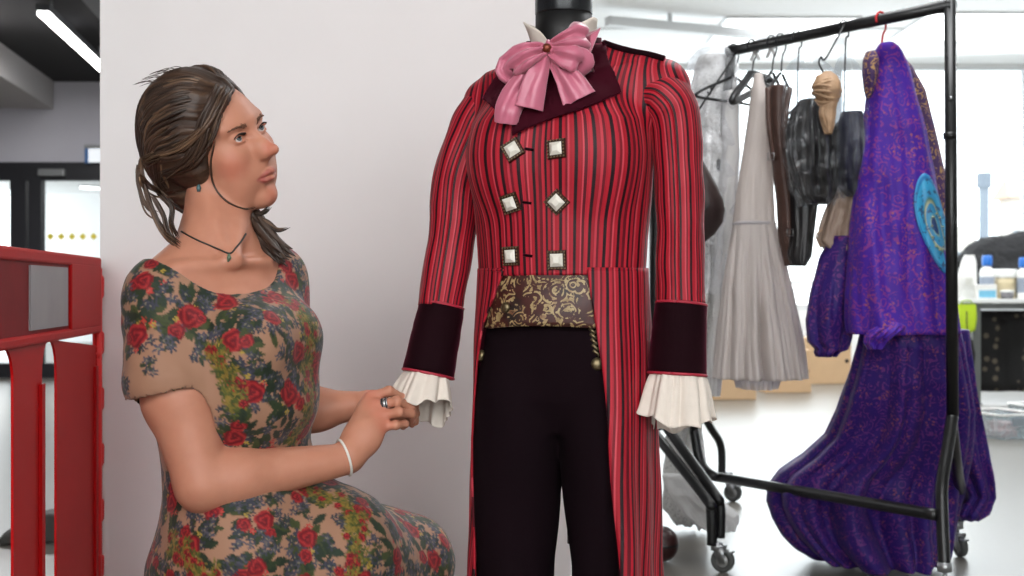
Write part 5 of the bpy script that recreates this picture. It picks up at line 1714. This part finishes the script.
# twist of cloth where the cape is caught up
hung('knot', [(322, 888, 898, -.12), (326, 878, 906, -.13), (331, 868, 904, -.135), (337, 864, 894, -.13), (343, 864, 886, -.12), (349, 868, 882, -.11)], m_purple, gown, 4.34, .022, [(5, .018, .3, .0), (8, .010, .7, .0)], noise=.018, nsc=26, closed_bottom=True)
hung('hood_lining', [(52, 868, 898, .02), (66, 868, 911, .03), (90, 872, 925, .04), (130, 880, 935, .05), (170, 900, 944, .06), (210, 915, 950, .06), (246, 930, 953, .06)], m_multi, gown, 4.36, .05, [(4, .006, .3, .1)], noise=.006, solid=.003)
hung('hood', [(52, 866, 876, -.05), (60, 863, 879, -.06), (74, 862, 878, -.06), (90, 864, 874, -.05), (98, 866, 870, -.05)], m_multi, gown, 4.32, .03, [(3, .006, .3, .1)], noise=.008, closed_bottom=True)
# turquoise emblem sewn to the cape
def cape_y(px, py):
    """front of the cape behind a picture position"""
    best = None
    o = np.array((0, 0, CAMZ)); e = P(px, py, 1.0)-o
    k = np.abs(CG[:, 0, 2].mean()*0+CG[..., 2].mean(1)-(o+e*4.25)[2]).argmin()
    row = CG[k]; x = (o+e*4.25)[0]
    fr = row[row[:, 1] < row[:, 1].mean()]
    fr = fr[fr[:, 0].argsort()]
    return np.interp(x, fr[:, 0], fr[:, 1])
ep = [(914, 205), (916, 186), (922, 174), (929, 176), (936, 190), (943, 212), (950, 240), (955, 262), (957, 276), (948, 275), (938, 266), (928, 248), (919, 228)]
m_sequin = plain('sequin', (170, 180, 150), .25, .5)
EV, EA = [], []
epc = catmull(ep, 4, True)
cx_, cy_ = 935.0, 226.0
nr = 14
for i in range(nr+1):
    for q_ in epc:
        px = cx_+(q_[0]-cx_)*i/nr; py = cy_+(q_[1]-cy_)*i/nr
        D_ = cape_y(px, py)-.010
        EV.append(P(px, py, D_)); EA.append(i/nr)
ne = len(epc)
mesh_obj('emblem', wrel(gown, EV), grid_faces(nr+1, ne, True), m_teal, gown, attrs={'e': EA}, solid=.004)
for k in range(10):
    m = MB(); a = k/10*2*PI; px = 938+6*math.cos(a); py = 232+17*math.sin(a)+6*math.cos(a)
    m.lathe([(.001, -.003), (.006, 0), (.001, .004)], 8, Matrix.Translation(tuple(P(px, py, cape_y(px, py)-.014))))
    m.V = [tuple(wrel(gown, v)) for v in m.V]; m.build('sequin', m_sequin, gown)
m_redh = plain('red hanger plastic', (206, 30, 40), .35)
make_hanger('red plastic hanger holding the purple gown on the rack bar', bar_pt(881), -.3, .05, .125, .03, r=.005, mat=m_redh, thick=.006)

# ---- white tulle gown
def let_through(m, amount, c):
    """thin cloth: part of the light passes through it"""
    t = m.node_tree; out = [n for n in t.nodes if n.type == 'OUTPUT_MATERIAL'][0]; src = out.inputs[0].links[0].from_socket
    tl = t.nodes.new('ShaderNodeBsdfTranslucent'); tl.inputs[0].default_value = (*lin(c), 1)
    mx = t.nodes.new('ShaderNodeMixShader'); mx.inputs[0].default_value = amount
    t.links.new(src, mx.inputs[1]); t.links.new(tl.outputs[0], mx.inputs[2]); t.links.new(mx.outputs[0], out.inputs[0])
    return m
def tulle(name, c, alpha):
    s = Nodes(name)
    s.color(c).set(Roughness=.8)
    n_ = s.n('ShaderNodeTexNoise'); n_.inputs['Scale'].default_value = 8; n_.inputs['Detail'].default_value = 3
    tc = s.n('ShaderNodeTexCoord'); s.l(tc.outputs['Object'], n_.inputs['Vector'])
    s.b.inputs['Alpha'].default_value = alpha
    return s.m
m_tulle = let_through(tulle('white tulle', (232, 224, 220), .80), .45, (236, 230, 226))
m_tulle2 = let_through(tulle('grey tulle', (216, 212, 216), .62), .45, (226, 224, 228))
tg = thing('tulle_gown', 'white tulle gown with a gathered skirt hanging from the rack', 'dress', tuple(P(757, 300, 4.68)*np.array((1, 1, 0))+np.array((0, 0, .55))))
hung('bodice', [(74, 755, 762), (90, 752, 766), (120, 748, 770), (160, 742, 772), (200, 736, 774), (226, 733, 775)], m_tulle, tg, 4.66, .05, [(5, .005, .2, .1), (9, .003, 1, .2)], noise=.004, solid=.003)
hung('skirt', [(222, 734, 775), (250, 729, 782), (290, 723, 792), (330, 718, 800), (360, 715, 804), (378, 714, 806)], m_tulle, tg, 4.66, lambda t: .06+.09*t, [(13, .026, .2, .0), (24, .014, 1, .1)], n=320, noise=.008, solid=.002)
hung('underskirt', [(230, 738, 772), (300, 730, 786), (350, 728, 790), (388, 738, 776)], m_tulle2, tg, 4.68, lambda t: .05+.06*t, [(9, .022, .9, .0), (15, .012, .4, .1)], n=200, noise=.006)
wb = tube_geo(np.concatenate([(lambda q_: q_)(np.array([P(754.5+20.5*math.cos(a), 224+1.5*math.sin(a), 4.66+.062*math.sin(a)) for a in np.linspace(0, 2*PI, 40)]))]), .006, 8)
mesh_obj('waistband', wrel(tg, wb[0]), wb[1], m_tulle2, tg)
make_hanger('black hanger under the white tulle gown', bar_pt(772), 1.0, .06, .11, .03, thick=.006)

# ---- white lace coat in a clear cover, at the far end
def lace_mat():
    s = Nodes('white lace'); tc = s.n('ShaderNodeTexCoord').outputs['Object']
    v = s.n('ShaderNodeTexVoronoi'); v.inputs['Scale'].default_value = 70; s.l(tc, v.inputs['Vector'])
    h = s.math('LESS_THAN', v.outputs['Distance'], .33)
    s.color(s.mix(h, (240, 239, 236), (206, 204, 202))).set(Roughness=.7)
    s.bump(s.noise(16, 4), .6, .01)
    return s.m
m_lace = let_through(lace_mat(), .2, (240, 240, 240))
m_whitecloth = let_through(plain('white cloth', (240, 238, 236), .75, var=.04, scale=12, bump=.3, bdist=.008), .3, (240, 240, 240))
m_cover = glassy('clear garment cover', (248, 250, 252), .035, .22, milk=.035)
m_cover2 = glassy('crinkled garment cover', (250, 250, 252), .06, .25, milk=.16)
lc_ = thing('lace_coat', 'long white lace coat in a clear cover hanging behind the red sleeve', 'coat', tuple(P(706, 300, 5.0)*np.array((1, 1, 0))))
hung('body', [(56, 700, 728), (66, 694, 737), (100, 688, 738), (160, 690, 736), (240, 694, 732), (320, 694, 722), (380, 688, 712, .05), (415, 678, 700, .30), (440, 668, 702, .40), (480, 664, 706, .40), (512, 666, 708, .40), (524, 676, 706, .40)], m_lace, lc_, 4.95, lambda t: .07+.05*t, [(8, .045, .2, .02), (13, .025, 1.0, .05)], noise=.05, nsc=11, closed_bottom=True)
hung('sleeve', [(92, 722, 738), (150, 722, 740), (220, 716, 736), (300, 712, 730), (380, 706, 722), (396, 706, 720)], m_whitecloth, lc_, 4.86, .05, [(4, .008, .2, .1)], noise=.012)
hung('cover', [(50, 698, 730), (60, 690, 738), (120, 686, 742), (200, 690, 740), (292, 694, 733)], m_cover2, lc_, 4.92, .12, [(6, .030, .7, .0), (11, .016, .2, .1)], noise=.06, nsc=18)
hung('train', [(476, 662, 690, -.06), (492, 668, 706, -.08), (506, 676, 728, -.08), (514, 682, 738, -.08), (522, 692, 739, -.08), (527, 702, 736, -.08)], m_whitecloth, lc_, 5.0, .10, [(4, .020, .2, .0), (7, .012, 1.2, .0)], noise=.02, nsc=14, closed_bottom=True)
make_hanger('black hanger at the neck of the white lace coat', bar_pt(733)+ub*.0-np.array((0, 0, 0)), 2.2, .05, .06, .02, thick=.005) if False else None

# ---- dark brown felt hat shape in front of the white coat
hat = thing('leather_pouch', 'smooth dark brown rounded leather pouch beside the red sleeve', 'bag', tuple(P(705, 200, 4.85)*np.array((1, 1, 0))+np.array((0, 0, 1.1))))
hung('body', [(148, 688, 694), (156, 684, 700), (172, 682, 709), (188, 682, 718), (200, 682, 723), (210, 682, 725), (222, 682, 723), (234, 682, 715), (243, 682, 704), (247, 682, 692)], plain('dark brown leather', (50, 34, 32), .5, var=.2, scale=8), hat, 4.62, lambda t: .02+.07*math.sin(PI*min(1, max(0, t))), [], noise=.004, closed_bottom=True)
V, F = tube_geo([P(689, 152, 4.64), P(692, 120, 4.75), bar_pt(735)-np.array((0, .03, .015))], .004, 8); mesh_obj('cord', wrel(hat, V), F, m_tube, hat)
V, F = tube_geo(catmull([P(710, 204, 4.535), P(704, 210, 4.525), P(698, 208, 4.53)], 5), .003, 6); mesh_obj('seam', wrel(hat, V), F, m_tube, hat)

# ---- brown leather harness, black trousers
hn = thing('leather_waistcoat', 'brown leather waistcoat with straps hanging beside the white tulle gown', 'waistcoat', tuple(P(778, 180, 4.6)*np.array((1, 1, 0))+np.array((0, 0, 1.1))))
m_bl = plain('brown leather', (84, 56, 46), .5, var=.3, scale=18, bump=.3)
hung('panel', [(86, 770, 786), (110, 768, 788), (140, 770, 786), (160, 772, 790), (200, 776, 794), (240, 779, 795), (266, 785, 794)], m_bl, hn, 4.56, .04, [(3, .008, .4, .1)], noise=.008, closed_bottom=True)
for k, (pa, pb) in enumerate((((768, 88), (774, 160)), ((790, 88), (784, 150)))):
    V, F = tube_geo(catmull([P(pa[0], pa[1], 4.52), P((pa[0]+pb[0])/2-2, (pa[1]+pb[1])/2, 4.50), P(pb[0], pb[1], 4.52)], 6), .010, 8); mesh_obj('strap', wrel(hn, V), F, m_bl, hn)
for (px, py) in ((771, 156), (790, 232)):
    V, F = tube_geo([P(px-3, py-3, 4.49), P(px+3, py-3, 4.49), P(px+3, py+4, 4.49), P(px-3, py+4, 4.49)], .002, 6, closed=True); mesh_obj('buckle', wrel(hn, V), F, m_chrome, hn)
make_hanger('black hanger of the brown leather waistcoat', bar_pt(781), .9, .07, .12, .05)
bt_ = thing('black_trousers', 'folded black trousers hanging below the bagged leather jacket', 'trousers', tuple(P(806, 220, 4.5)*np.array((1, 1, 0))+np.array((0, 0, 1.1))))
m_bk2 = plain('black leather', (22, 20, 21), .38, var=.3, scale=16, bump=.4, bdist=.004)
hung('legs', [(150, 790, 822), (190, 790, 820), (230, 790, 815), (256, 788, 812), (266, 792, 806)], m_bk2, bt_, 4.52, .04, [(3, .010, .3, .1), (5, .006, 1, .1)], noise=.006, closed_bottom=True)

# ---- bagged leather jacket, stocking bundle, bagged navy garment, beige blouse
bj = thing('leather_jacket', 'glossy black leather jacket under a clear plastic bag', 'jacket', tuple(P(812, 160, 4.45)*np.array((1, 1, 0))+np.array((0, 0, 1.2))))
hung('body', [(100, 800, 822), (112, 792, 832), (130, 787, 835), (160, 789, 836), (185, 795, 836), (198, 802, 832), (204, 808, 826)], m_bk2, bj, 4.44, lambda t: .05+.05*math.sin(PI*t), [(9, .026, .2, .0), (14, .014, 1.0, .0)], noise=.018, nsc=14, closed_bottom=True)
hung('plastic_bag', [(56, 796, 812), (66, 788, 830), (84, 784, 840), (110, 783, 841), (150, 784, 840), (190, 792, 838), (206, 800, 832)], m_cover, bj, 4.44, lambda t: .07+.06*math.sin(PI*t), [(8, .034, .4, .0), (13, .018, 1.4, .0)], noise=.034, nsc=19)
make_hanger('black hanger inside the plastic bag of the leather jacket', bar_pt(797), .9, .07, .25, .03)
nv = thing('navy_jacket', 'navy blue garment under a clear plastic bag between beige bundle and purple gown', 'jacket', tuple(P(852, 150, 4.4)*np.array((1, 1, 0))+np.array((0, 0, 1.2))))
hung('body', [(112, 842, 862), (124, 838, 868), (150, 836, 872), (175, 838, 872), (190, 842, 868), (196, 848, 862)], plain('navy cloth', (24, 26, 52), .5, var=.3, scale=12), nv, 4.38, lambda t: .04+.05*math.sin(PI*t), [(5, .010, .4, .0)], noise=.008, closed_bottom=True)
hung('plastic_bag', [(54, 840, 850), (66, 836, 858), (90, 834, 866), (130, 833, 873), (180, 834, 874), (198, 840, 868)], m_cover, nv, 4.38, lambda t: .05+.06*math.sin(PI*t), [(7, .030, .9, .0), (13, .016, 0.4, .0)], noise=.03, nsc=18)
make_hanger('black hanger inside the plastic bag of the navy garment', bar_pt(844), .9, .06, .31, .03)
sb = thing('stocking_bundle', 'knotted tan stocking bundle on a hook before the bagged leather jacket', 'stockings', tuple(P(827, 100, 4.28)*np.array((1, 1, 0))+np.array((0, 0, 1.4))))
m_tan = plain('tan nylon', (186, 150, 116), .6, var=.18, scale=40, bump=.4, bdist=.004)
hung('bun', [(72, 823, 831), (76, 817, 837), (84, 813, 841), (93, 813, 841), (101, 817, 839), (107, 821, 836)], m_tan, sb, 4.29, lambda t: .02+.035*math.sin(PI*t), [(4, .008, .2, .0)], noise=.010, nsc=26, closed_bottom=True)
hung('tail', [(102, 820, 838), (112, 819, 836), (124, 821, 835), (134, 825, 832)], m_tan, sb, 4.27, .02, [(3, .008, .2, .0), (5, .006, 1., .0)], noise=.010, nsc=26, closed_bottom=True)
for k in range(7):                      # nylon wound round the bundle
    z_, wz_, tl_ = 79+4.2*k, [10, 13, 14.5, 14.5, 13.5, 11.5, 9][k], [.25, -.2, .35, -.3, .15, -.35, .2][k]
    ringp = [P(827+wz_*math.cos(a), z_+5*tl_*math.cos(a)+2*math.sin(a*2+k), 4.29+.052*(wz_/14)*math.sin(a)) for a in np.linspace(0, 2*PI, 28, endpoint=False)]
    V, F = tube_geo(ringp, .0048, 7, closed=True); mesh_obj('wrap', wrel(sb, V), F, m_tan, sb)
hk = catmull([bar_pt(843)-np.array((0, .024, -.008)), P(826, 58, 4.30), P(821, 57, 4.29), P(819, 63, 4.285), P(822, 70, 4.285), P(825, 76, 4.29)], 6)
V, F = tube_geo(hk, .0035, 8); mesh_obj('hook', wrel(sb, V), F, m_tube, sb)
bb = thing('beige_blouse', 'crumpled beige silk blouse hanging beside the purple gown', 'blouse', tuple(P(840, 218, 4.42)*np.array((1, 1, 0))+np.array((0, 0, 1.1))))
hung('body', [(176, 838, 866), (190, 832, 866), (210, 826, 866), (228, 820, 864), (240, 818, 860), (250, 826, 852), (253, 832, 846)], plain('beige silk', (160, 138, 122), .45, var=.12, scale=14, bump=.3, bdist=.005), bb, 4.46, .06, [(7, .026, .3, .0), (12, .014, 1, .0)], noise=.02, nsc=16, closed_bottom=True)
V, F = tube_geo(catmull([P(822, 230, 4.42), P(816, 236, 4.42), P(821, 248, 4.42)], 5), .003, 6); mesh_obj('cord', wrel(bb, V), F, m_tan, bb)
# small white clips on the bar
for k, px in enumerate((750, 766)):
    c = bar_pt(px)
    o = thing('clip', ('small white plastic clip on the rack bar, nearer the bar end', 'small white plastic clip on the rack bar above the white tulle gown')[k], 'clip', tuple(c), 0, 'white clips on the rack bar')
    m = MB()
    s_ = np.array((-ub[1], ub[0], 0))
    for sg_ in (-1, 1):
        m.tube(wrel(o, [c-s_*.022+np.array((0, 0, .02)), c-s_*.026-np.array((0, 0, .01)), c-s_*.026+ub*.02*sg_-np.array((0, 0, .045))]), .006, 8)
    m.build('jaws', m_whitecloth, o)
    V, F = tube_geo(wrel(o, [c-s_*.034-np.array((0, 0, .012))+ub*.01, c-s_*.034-np.array((0, 0, .012))-ub*.01]), .005, 8); mesh_obj('spring', V, F, m_chrome, o)
# brown ball on the floor behind the coat tail
pc = P(661, 520, 4.75)
o = thing('leather_ball', 'dark reddish brown round leather ball on the floor behind the coat tail', 'ball', (pc[0], pc[1], 0))
MB().lathe([(.065*math.sin(a), .065-.065*math.cos(a)) for a in np.linspace(.02, PI-.02, 20)], 28).build('body', plain('oxblood leather', (58, 26, 24), .4, var=.3, scale=20), o)
MB().lathe([(.0655*math.sin(a), .065-.065*math.cos(a)) for a in np.linspace(1.50, 1.64, 5)], 28).build('seam', m_tube, o)
# ================================================================== TABLE, CRATES AND BOXES BY THE WINDOW
TD = 11.1
m_top = plain('pale table top', (226, 228, 226), .4, var=.03)
m_leg = plain('table leg steel', (120, 124, 122), .45, .5)
tz = .905
tb = thing('work_table', 'high pale work table with steel legs by the window', 'table', (P(1030, 300, TD)[0], TD+.6, 0))
xl = P(957, 300, TD)[0]; 
def tbl(lo, hi): return (lo[0]-tb.location.x, lo[1]-tb.location.y, lo[2]), (hi[0]-tb.location.x, hi[1]-tb.location.y, hi[2])
MB().box(*tbl((xl, TD, tz-.035), (xl+2.4, TD+1.3, tz))).build('table_top', m_top, tb, smooth=False, bevel=.004)
MB().box(*tbl((xl+.03, TD+.02, tz-.085), (xl+2.37, TD+.05, tz-.036))).build('apron', m_leg, tb, smooth=False)
for (x, y) in ((P(978, 300, TD)[0], TD+.06), (xl+2.3, TD+.06), (P(978, 300, TD)[0], TD+1.2), (xl+2.3, TD+1.2)):
    MB().box(*tbl((x-.035, y-.03, .012), (x+.035, y+.03, tz-.036))).box(*tbl((x-.045, y-.04, 0), (x+.045, y+.04, .012))).build('leg', m_leg, tb, smooth=False)
# polka-dot cloth hung below the table
pd = Nodes('dotted cloth'); tcx = pd.n('ShaderNodeTexCoord').outputs['Object']
v_ = pd.n('ShaderNodeTexVoronoi'); v_.inputs['Scale'].default_value = 11; v_.inputs['Randomness'].default_value = .45; pd.l(tcx, v_.inputs['Vector'])
pd.color(pd.mix(pd.math('LESS_THAN', v_.outputs['Distance'], .26), (16, 15, 16), (92, 84, 70))).set(Roughness=.8)
xs_ = np.linspace(P(985, 300, TD)[0], xl+2.25, 60); G = []
for z in np.linspace(.10, tz-.10, 10):
    G.append(np.stack([xs_, TD+.22+.03*np.sin(xs_*22+z), np.full(60, z)], -1))
G = np.array(G).reshape(-1, 3)
o = mesh_obj('table_cloth', G, grid_faces(10, 60), pd.m, None, solid=.006)
tag(o, 'black dotted cloth hanging under the work table', 'cloth')
lm = thing('lime_bag', 'lime green bag hanging under the table edge beside the steel leg', 'bag', (P(966, 318, TD)[0], TD-.02, tz-.36))
V = []
an = np.linspace(0, 2*PI, 24, endpoint=False)
G = [np.stack([.085*k_*np.sign(np.cos(an))*np.abs(np.cos(an))**.6, .035*np.sin(an), np.full(24, z)], -1) for z, k_ in ((.08, .55), (.10, .85), (.2, 1.0), (.30, .92), (.315, .9))]
V, F = loft(G, True); mesh_obj('body', V, [tuple(f) for f in F]+[tuple(range(24))[::-1]], plain('lime fabric', (190, 220, 40), .6), lm)
V, F = tube_geo(catmull([(-.05, 0, .31), (-.03, 0, .345), (.03, 0, .345), (.05, 0, .31)], 6), .005, 8); mesh_obj('handle', V, F, plain('lime strap', (160, 190, 30), .6), lm)
bgx = P(968, 345, TD-.1)
bg_ = thing('black_bag', 'black drawstring bag hanging under the lime bag', 'bag', (bgx[0], TD-.1, .30))
G = [np.stack([.06*k_*np.cos(an), .05*k_*np.sin(an), np.full(24, z)], -1) for z, k_ in ((0, .5), (.04, .9), (.14, 1.0), (.24, .75), (.30, .3), (.33, .42))]
V, F = loft(G, True); V = V+(noise3(V*20)*.012)[:, None]; mesh_obj('body', V, [tuple(f) for f in F]+[tuple(range(24))[::-1]], m_black, bg_)
V, F = tube_geo(catmull([(0, 0, .31), (-.01, 0, .40), (.0, .03, .50)], 6), .005, 8); mesh_obj('cord', V, F, m_black, bg_)
# things on the table
def tpos(px, D): return P(px, 300, D)[0]
# heap of dark cloth
hp_f = Field((tpos(958, 12.0)-.05, 11.55, tz-.02), (tpos(958, 12.0)+1.15, 12.4, tz+.68), .012)
hx = tpos(958, 12.0)
for (x, y, z, a, b, c) in ((.10, 11.95, .20, .22, .25, .22), (.30, 11.98, .30, .26, .26, .26), (.58, 11.98, .34, .32, .26, .26), (.90, 11.95, .28, .25, .25, .26), (.45, 11.9, .14, .48, .3, .20)):
    hp_f.add(ellip((hx+x, y, tz+z), (a, b, c)), .08)
hp_f.inter(lambda p: tz+.003-p[..., 2])
Vh_, Fh_ = hp_f.mesh(); Nn = vnormals(Vh_, Fh_); Vh_ = Vh_+Nn*(.035*np.abs(noise3(Vh_*7))+.018*np.abs(noise3(Vh_*17)))[:, None]*(Vh_[:, 2] > tz+.02)[:, None]
o = mesh_obj('cloth_heap', Vh_, Fh_, plain('dark cloth', (13, 14, 19), .8, var=.3, scale=8), None)
tag(o, 'rumpled heap of dark cloth on the work table by the window', 'cloth heap')
m_wp = plain('white plastic', (236, 236, 232), .4, var=.03)
m_bp = plain('blue plastic', (40, 110, 196), .35, var=.05)
def bottle(label, px, D, h, r, neck=.5):
    o = thing('bottle', label, 'bottle', (tpos(px, D), D, tz), 0, 'bottles on the work table')
    MB().lathe([(r*.96, 0), (r, .01), (r, h*.60), (r*.85, h*.68), (r*neck, h*.74), (r*neck, h*.78)], 24).build('body', m_wp, o)
    MB().lathe([(r*neck*1.35, h*.76), (r*neck*1.4, h*.78), (r*neck*1.4, h*.96), (r*neck*1.1, h)], 20).build('cap', m_bp, o)
    MB().lathe([(r*1.01, h*.15), (r*1.012, h*.16), (r*1.012, h*.5), (r*1.01, h*.51)], 24, cap=False).build('wrapper', plain('grey label', (150, 160, 176), .5), o)
    return o
bottle('white bottle with a big blue cap standing before the dark cloth heap', 987, 11.35, .38, .062, .5)
bottle('white bottle with blue cap on the table, beyond the white tubs', 1023, 11.3, .36, .05, .5)
o = thing('paper_bag', 'white paper bag on the table beside the rack post', 'bag', (tpos(967, 11.25), 11.25, tz))
G = [np.stack([.085*k_*np.sign(np.cos(an))*np.abs(np.cos(an))**.5+q_, .05*np.sin(an)*k2, np.full(24, z)], -1) for z, k_, k2, q_ in ((0, 1, 1, 0), (.2, .98, .9, .0), (.32, .75, .4, .015), (.38, .5, .15, .02))]
V, F = loft(G, True); V += (noise3(V*16)*.008)[:, None]; mesh_obj('body', V, [tuple(f) for f in F]+[tuple(range(24))[::-1]], m_wp, o)
MB().box((-.03, -.052, .12), (.03, -.049, .18)).build('sticker', plain('bag sticker', (214, 214, 206), .5), o, smooth=False)
o = thing('tissue_box', 'blue and white box at the front of the table', 'box', (tpos(985, 11.2), 11.2, tz))
MB().box((-.085, -.05, 0), (.085, .05, .125)).build('carton', m_wp, o, smooth=False, bevel=.004)
MB().box((-.07, -.052, .012), (.075, -.0505, .075)).build('print', plain('light blue print', (120, 190, 220), .5), o, smooth=False)
o = thing('lidded_tub', 'white lidded tub with yellowish contents behind the blue and white box', 'tub', (tpos(1005, 11.4), 11.4, tz))
MB().lathe([(.085, 0), (.095, .14), (.095, .19)], 28).build('body', plain('cream tub', (222, 206, 168), .4), o)
MB().lathe([(.102, .185), (.104, .19), (.104, .25), (.096, .26), (.02, .262)], 28).build('lid', m_wp, o)
o = thing('small_tub', 'little grey tub at the table front before the white lidded tub', 'tub', (tpos(1007, 11.22), 11.22, tz))
MB().lathe([(.05, 0), (.055, .06)], 20).build('body', plain('grey tub', (120, 118, 122), .5), o)
MB().lathe([(.058, .06), (.058, .075), (.02, .078)], 20).build('lid', m_wp, o)
# clear crates on the floor
m_clear = glassy('clear plastic', (226, 236, 238), .12, .08, milk=.25)
for k, (px, D, rz, lab) in enumerate(((992, 8.8, .35, 'clear plastic crate on the floor before the work table, nearer the purple gown'), (1040, 9.3, .2, 'clear plastic crate on the floor before the work table, cut by the frame'))):
    o = thing('plastic_crate', lab, 'crate', (tpos(px, D)+.05, D, 0), rz, 'clear crates on the floor')
    w_, d_, h_ = .17, .22, .16
    m = MB()
    outer = [(-w_*.92, -d_*.92), (w_*.92, -d_*.92), (w_*.92, d_*.92), (-w_*.92, d_*.92)]
    V = [(x, y, .002) for x, y in outer]+[(x/.92, y/.92, h_) for x, y in outer]
    MB().add(V, [(3, 2, 1, 0), (0, 1, 5, 4), (1, 2, 6, 5), (2, 3, 7, 6), (3, 0, 4, 7)]).build('tray', m_clear, o, smooth=False, solid=.003)
    MB().tube([(-w_, -d_, h_), (w_, -d_, h_), (w_, d_, h_), (-w_, d_, h_)], .008, 8, closed=True).build('rim', m_wp, o)
    MB().box((-w_*.5, -d_-.012, h_*.55), (w_*.5, -d_+.004, h_*.9)).build('handle', plain('crate handle', (150, 160, 168), .4), o, smooth=False)
    mm = MB().box((-w_*.6, -d_*.6, .006), (w_*.2, d_*.3, .05)).box((-w_*.1, -d_*.2, .05), (w_*.7, d_*.6, .09))
    q_ = mm.build('papers', plain('pink paper' if k == 0 else 'grey paper', (214, 170, 170) if k == 0 else (170, 174, 176), .7), None, smooth=False)
    q_.location = o.location; q_.rotation_euler = o.rotation_euler; q_.name = 'paper_stack'
    tag(q_, ('pinkish paper packets lying in the clear crate nearer the gown', 'grey paper packets lying in the clear crate cut by the frame')[k], 'paper')
# cardboard boxes
m_card = plain('cardboard', (206, 172, 134), .8, var=.08, scale=6)
m_tape = plain('brown tape', (170, 132, 92), .4)
def carton(label, px0, px1, py_top, py_bot, rz=-.08):
    D = FPX/(py_bot-288)
    w_ = (px1-px0)/FPX*D; h_ = (py_bot-py_top)/FPX*D
    o = thing('cardboard_box', label, 'box', (P((px0+px1)/2, 300, D)[0], D, 0), rz, 'cardboard boxes on the far floor')
    MB().box((-w_/2, 0, 0), (w_/2, .4, h_)).build('carton', m_card, o, smooth=False, bevel=.006)
    MB().box((-w_/2-.002, .17, h_*.75), (w_/2+.002, .23, h_+.003)).build('tape', m_tape, o, smooth=False)
    m = MB()
    for i in range(7):
        m.box((-w_*.32+i*.034, -.002, h_*.58), (-w_*.32+i*.034+.024, 0, h_*.58+(.05 if i % 3 else .065)))
    if px0 < 740: m.build('print', plain('box print', (110, 90, 70), .8), o, smooth=False)
    else:
        MB().tube([(w_*.40, -.004, h_*.5), (w_*.40, .0, h_*.5)], .02, 10).build('hand_hole', m_black, o)
    return o
carton('cardboard box with small dark print on the far floor', 708, 757, 352, 400, .1)
carton('cardboard box on the far floor behind the tulle skirt hem', 765, 812, 350, 393, .1)
carton('cardboard box farthest back beside the purple sleeve', 806, 852, 338, 384, .1)
# ================================================================== CAMERA, LIGHT
cam = bpy.data.cameras.new('camera'); cam.sensor_width = 36; cam.lens = 36*FPX/1024; cam.clip_end = 400; cam.clip_start = 0.05
co = bpy.data.objects.new('camera', cam); link(co); co.location = (0, 0, CAMZ); co.rotation_euler = (PI/2, 0, 0)
cam.dof.use_dof = True; cam.dof.focus_distance = 2.38; cam.dof.aperture_fstop = 6.3
scene.camera = co

w = bpy.data.worlds.new('sky'); scene.world = w; w.use_nodes = True
bg = w.node_tree.nodes['Background']
bg.inputs[0].default_value = (0.93, 0.97, 1.0, 1); bg.inputs[1].default_value = 4.0

def lamp_area(name, loc, target, size, power, color=(1, 1, 1), size_y=None, spread=None):
    L = bpy.data.lights.new(name, 'AREA'); L.energy = power; L.color = color
    L.shape = 'RECTANGLE'; L.size = size; L.size_y = size_y or size
    if spread: L.spread = spread
    o = bpy.data.objects.new(name, L); link(o); o.location = loc
    dv = Vector(target)-Vector(loc)
    o.rotation_euler = dv.to_track_quat('-Z', 'Y').to_euler()
    return o
# ceiling lamps over the viewer and in the lobby, added fill over the hall
lamp_area('studio_lamp', (-1.3, -1.4, 3.3), (0.0, 2.6, 1.1), 1.6, 100, (1, 0.965, 0.94))
lamp_area('studio_lamp_hall', (1.2, -1.4, 3.3), (0.2, 2.8, 1.0), 1.6, 52, (1, 0.98, 0.97))
for (x, yv, p) in ((1.3, 3.9, 54), (1.5, 7.0, 50), (4.2, 7.0, 50), (2.5, 10.0, 95), (5.5, 10.5, 95), (0.9, 12.6, 80)):
    lamp_area('hall_fill', (x, yv, 3.45), (x, yv, 0), 1.2, p, (0.97, 0.99, 1.0))  # unseen fill lights, added to brighten the gown, rack and hall
for (x, yv, p) in ((-3.6, 6.5, 28), (-4.2, 11, 170)):
    lamp_area('lobby_lamp', (x, yv, 3.2), (x, yv, 0), 0.8, p, (1, 0.99, 1.0))
lamp_area('beyond_lamp', (-4.5, 18.5, 2.7), (-4.5, 18.5, 0), 2.5, 70)
lamp_area('rear_fill', (0, -2.9, 1.8), (0, 3, 1.2), 5.6, 56, (1, .985, .98), 2.0)  # fill light added behind the viewer to lift the lower wall
# daylight entering by the window wall
lamp_area('daylight', (4.5, 14.3, 2.0), (2.5, 3, 0.8), 8, 170, (0.9, 0.96, 1.0), 2.4)

vs = scene.view_settings
scene.display_settings.display_device = 'sRGB'
vs.view_transform = 'Standard'; vs.look = 'None'; vs.exposure = 0.0; vs.gamma = 1.0; vs.use_curve_mapping = False
scene.cycles.use_denoising = True
scene.cycles.max_bounces = 8; scene.cycles.transparent_max_bounces = 24
scene.cycles.sample_clamp_indirect = 6
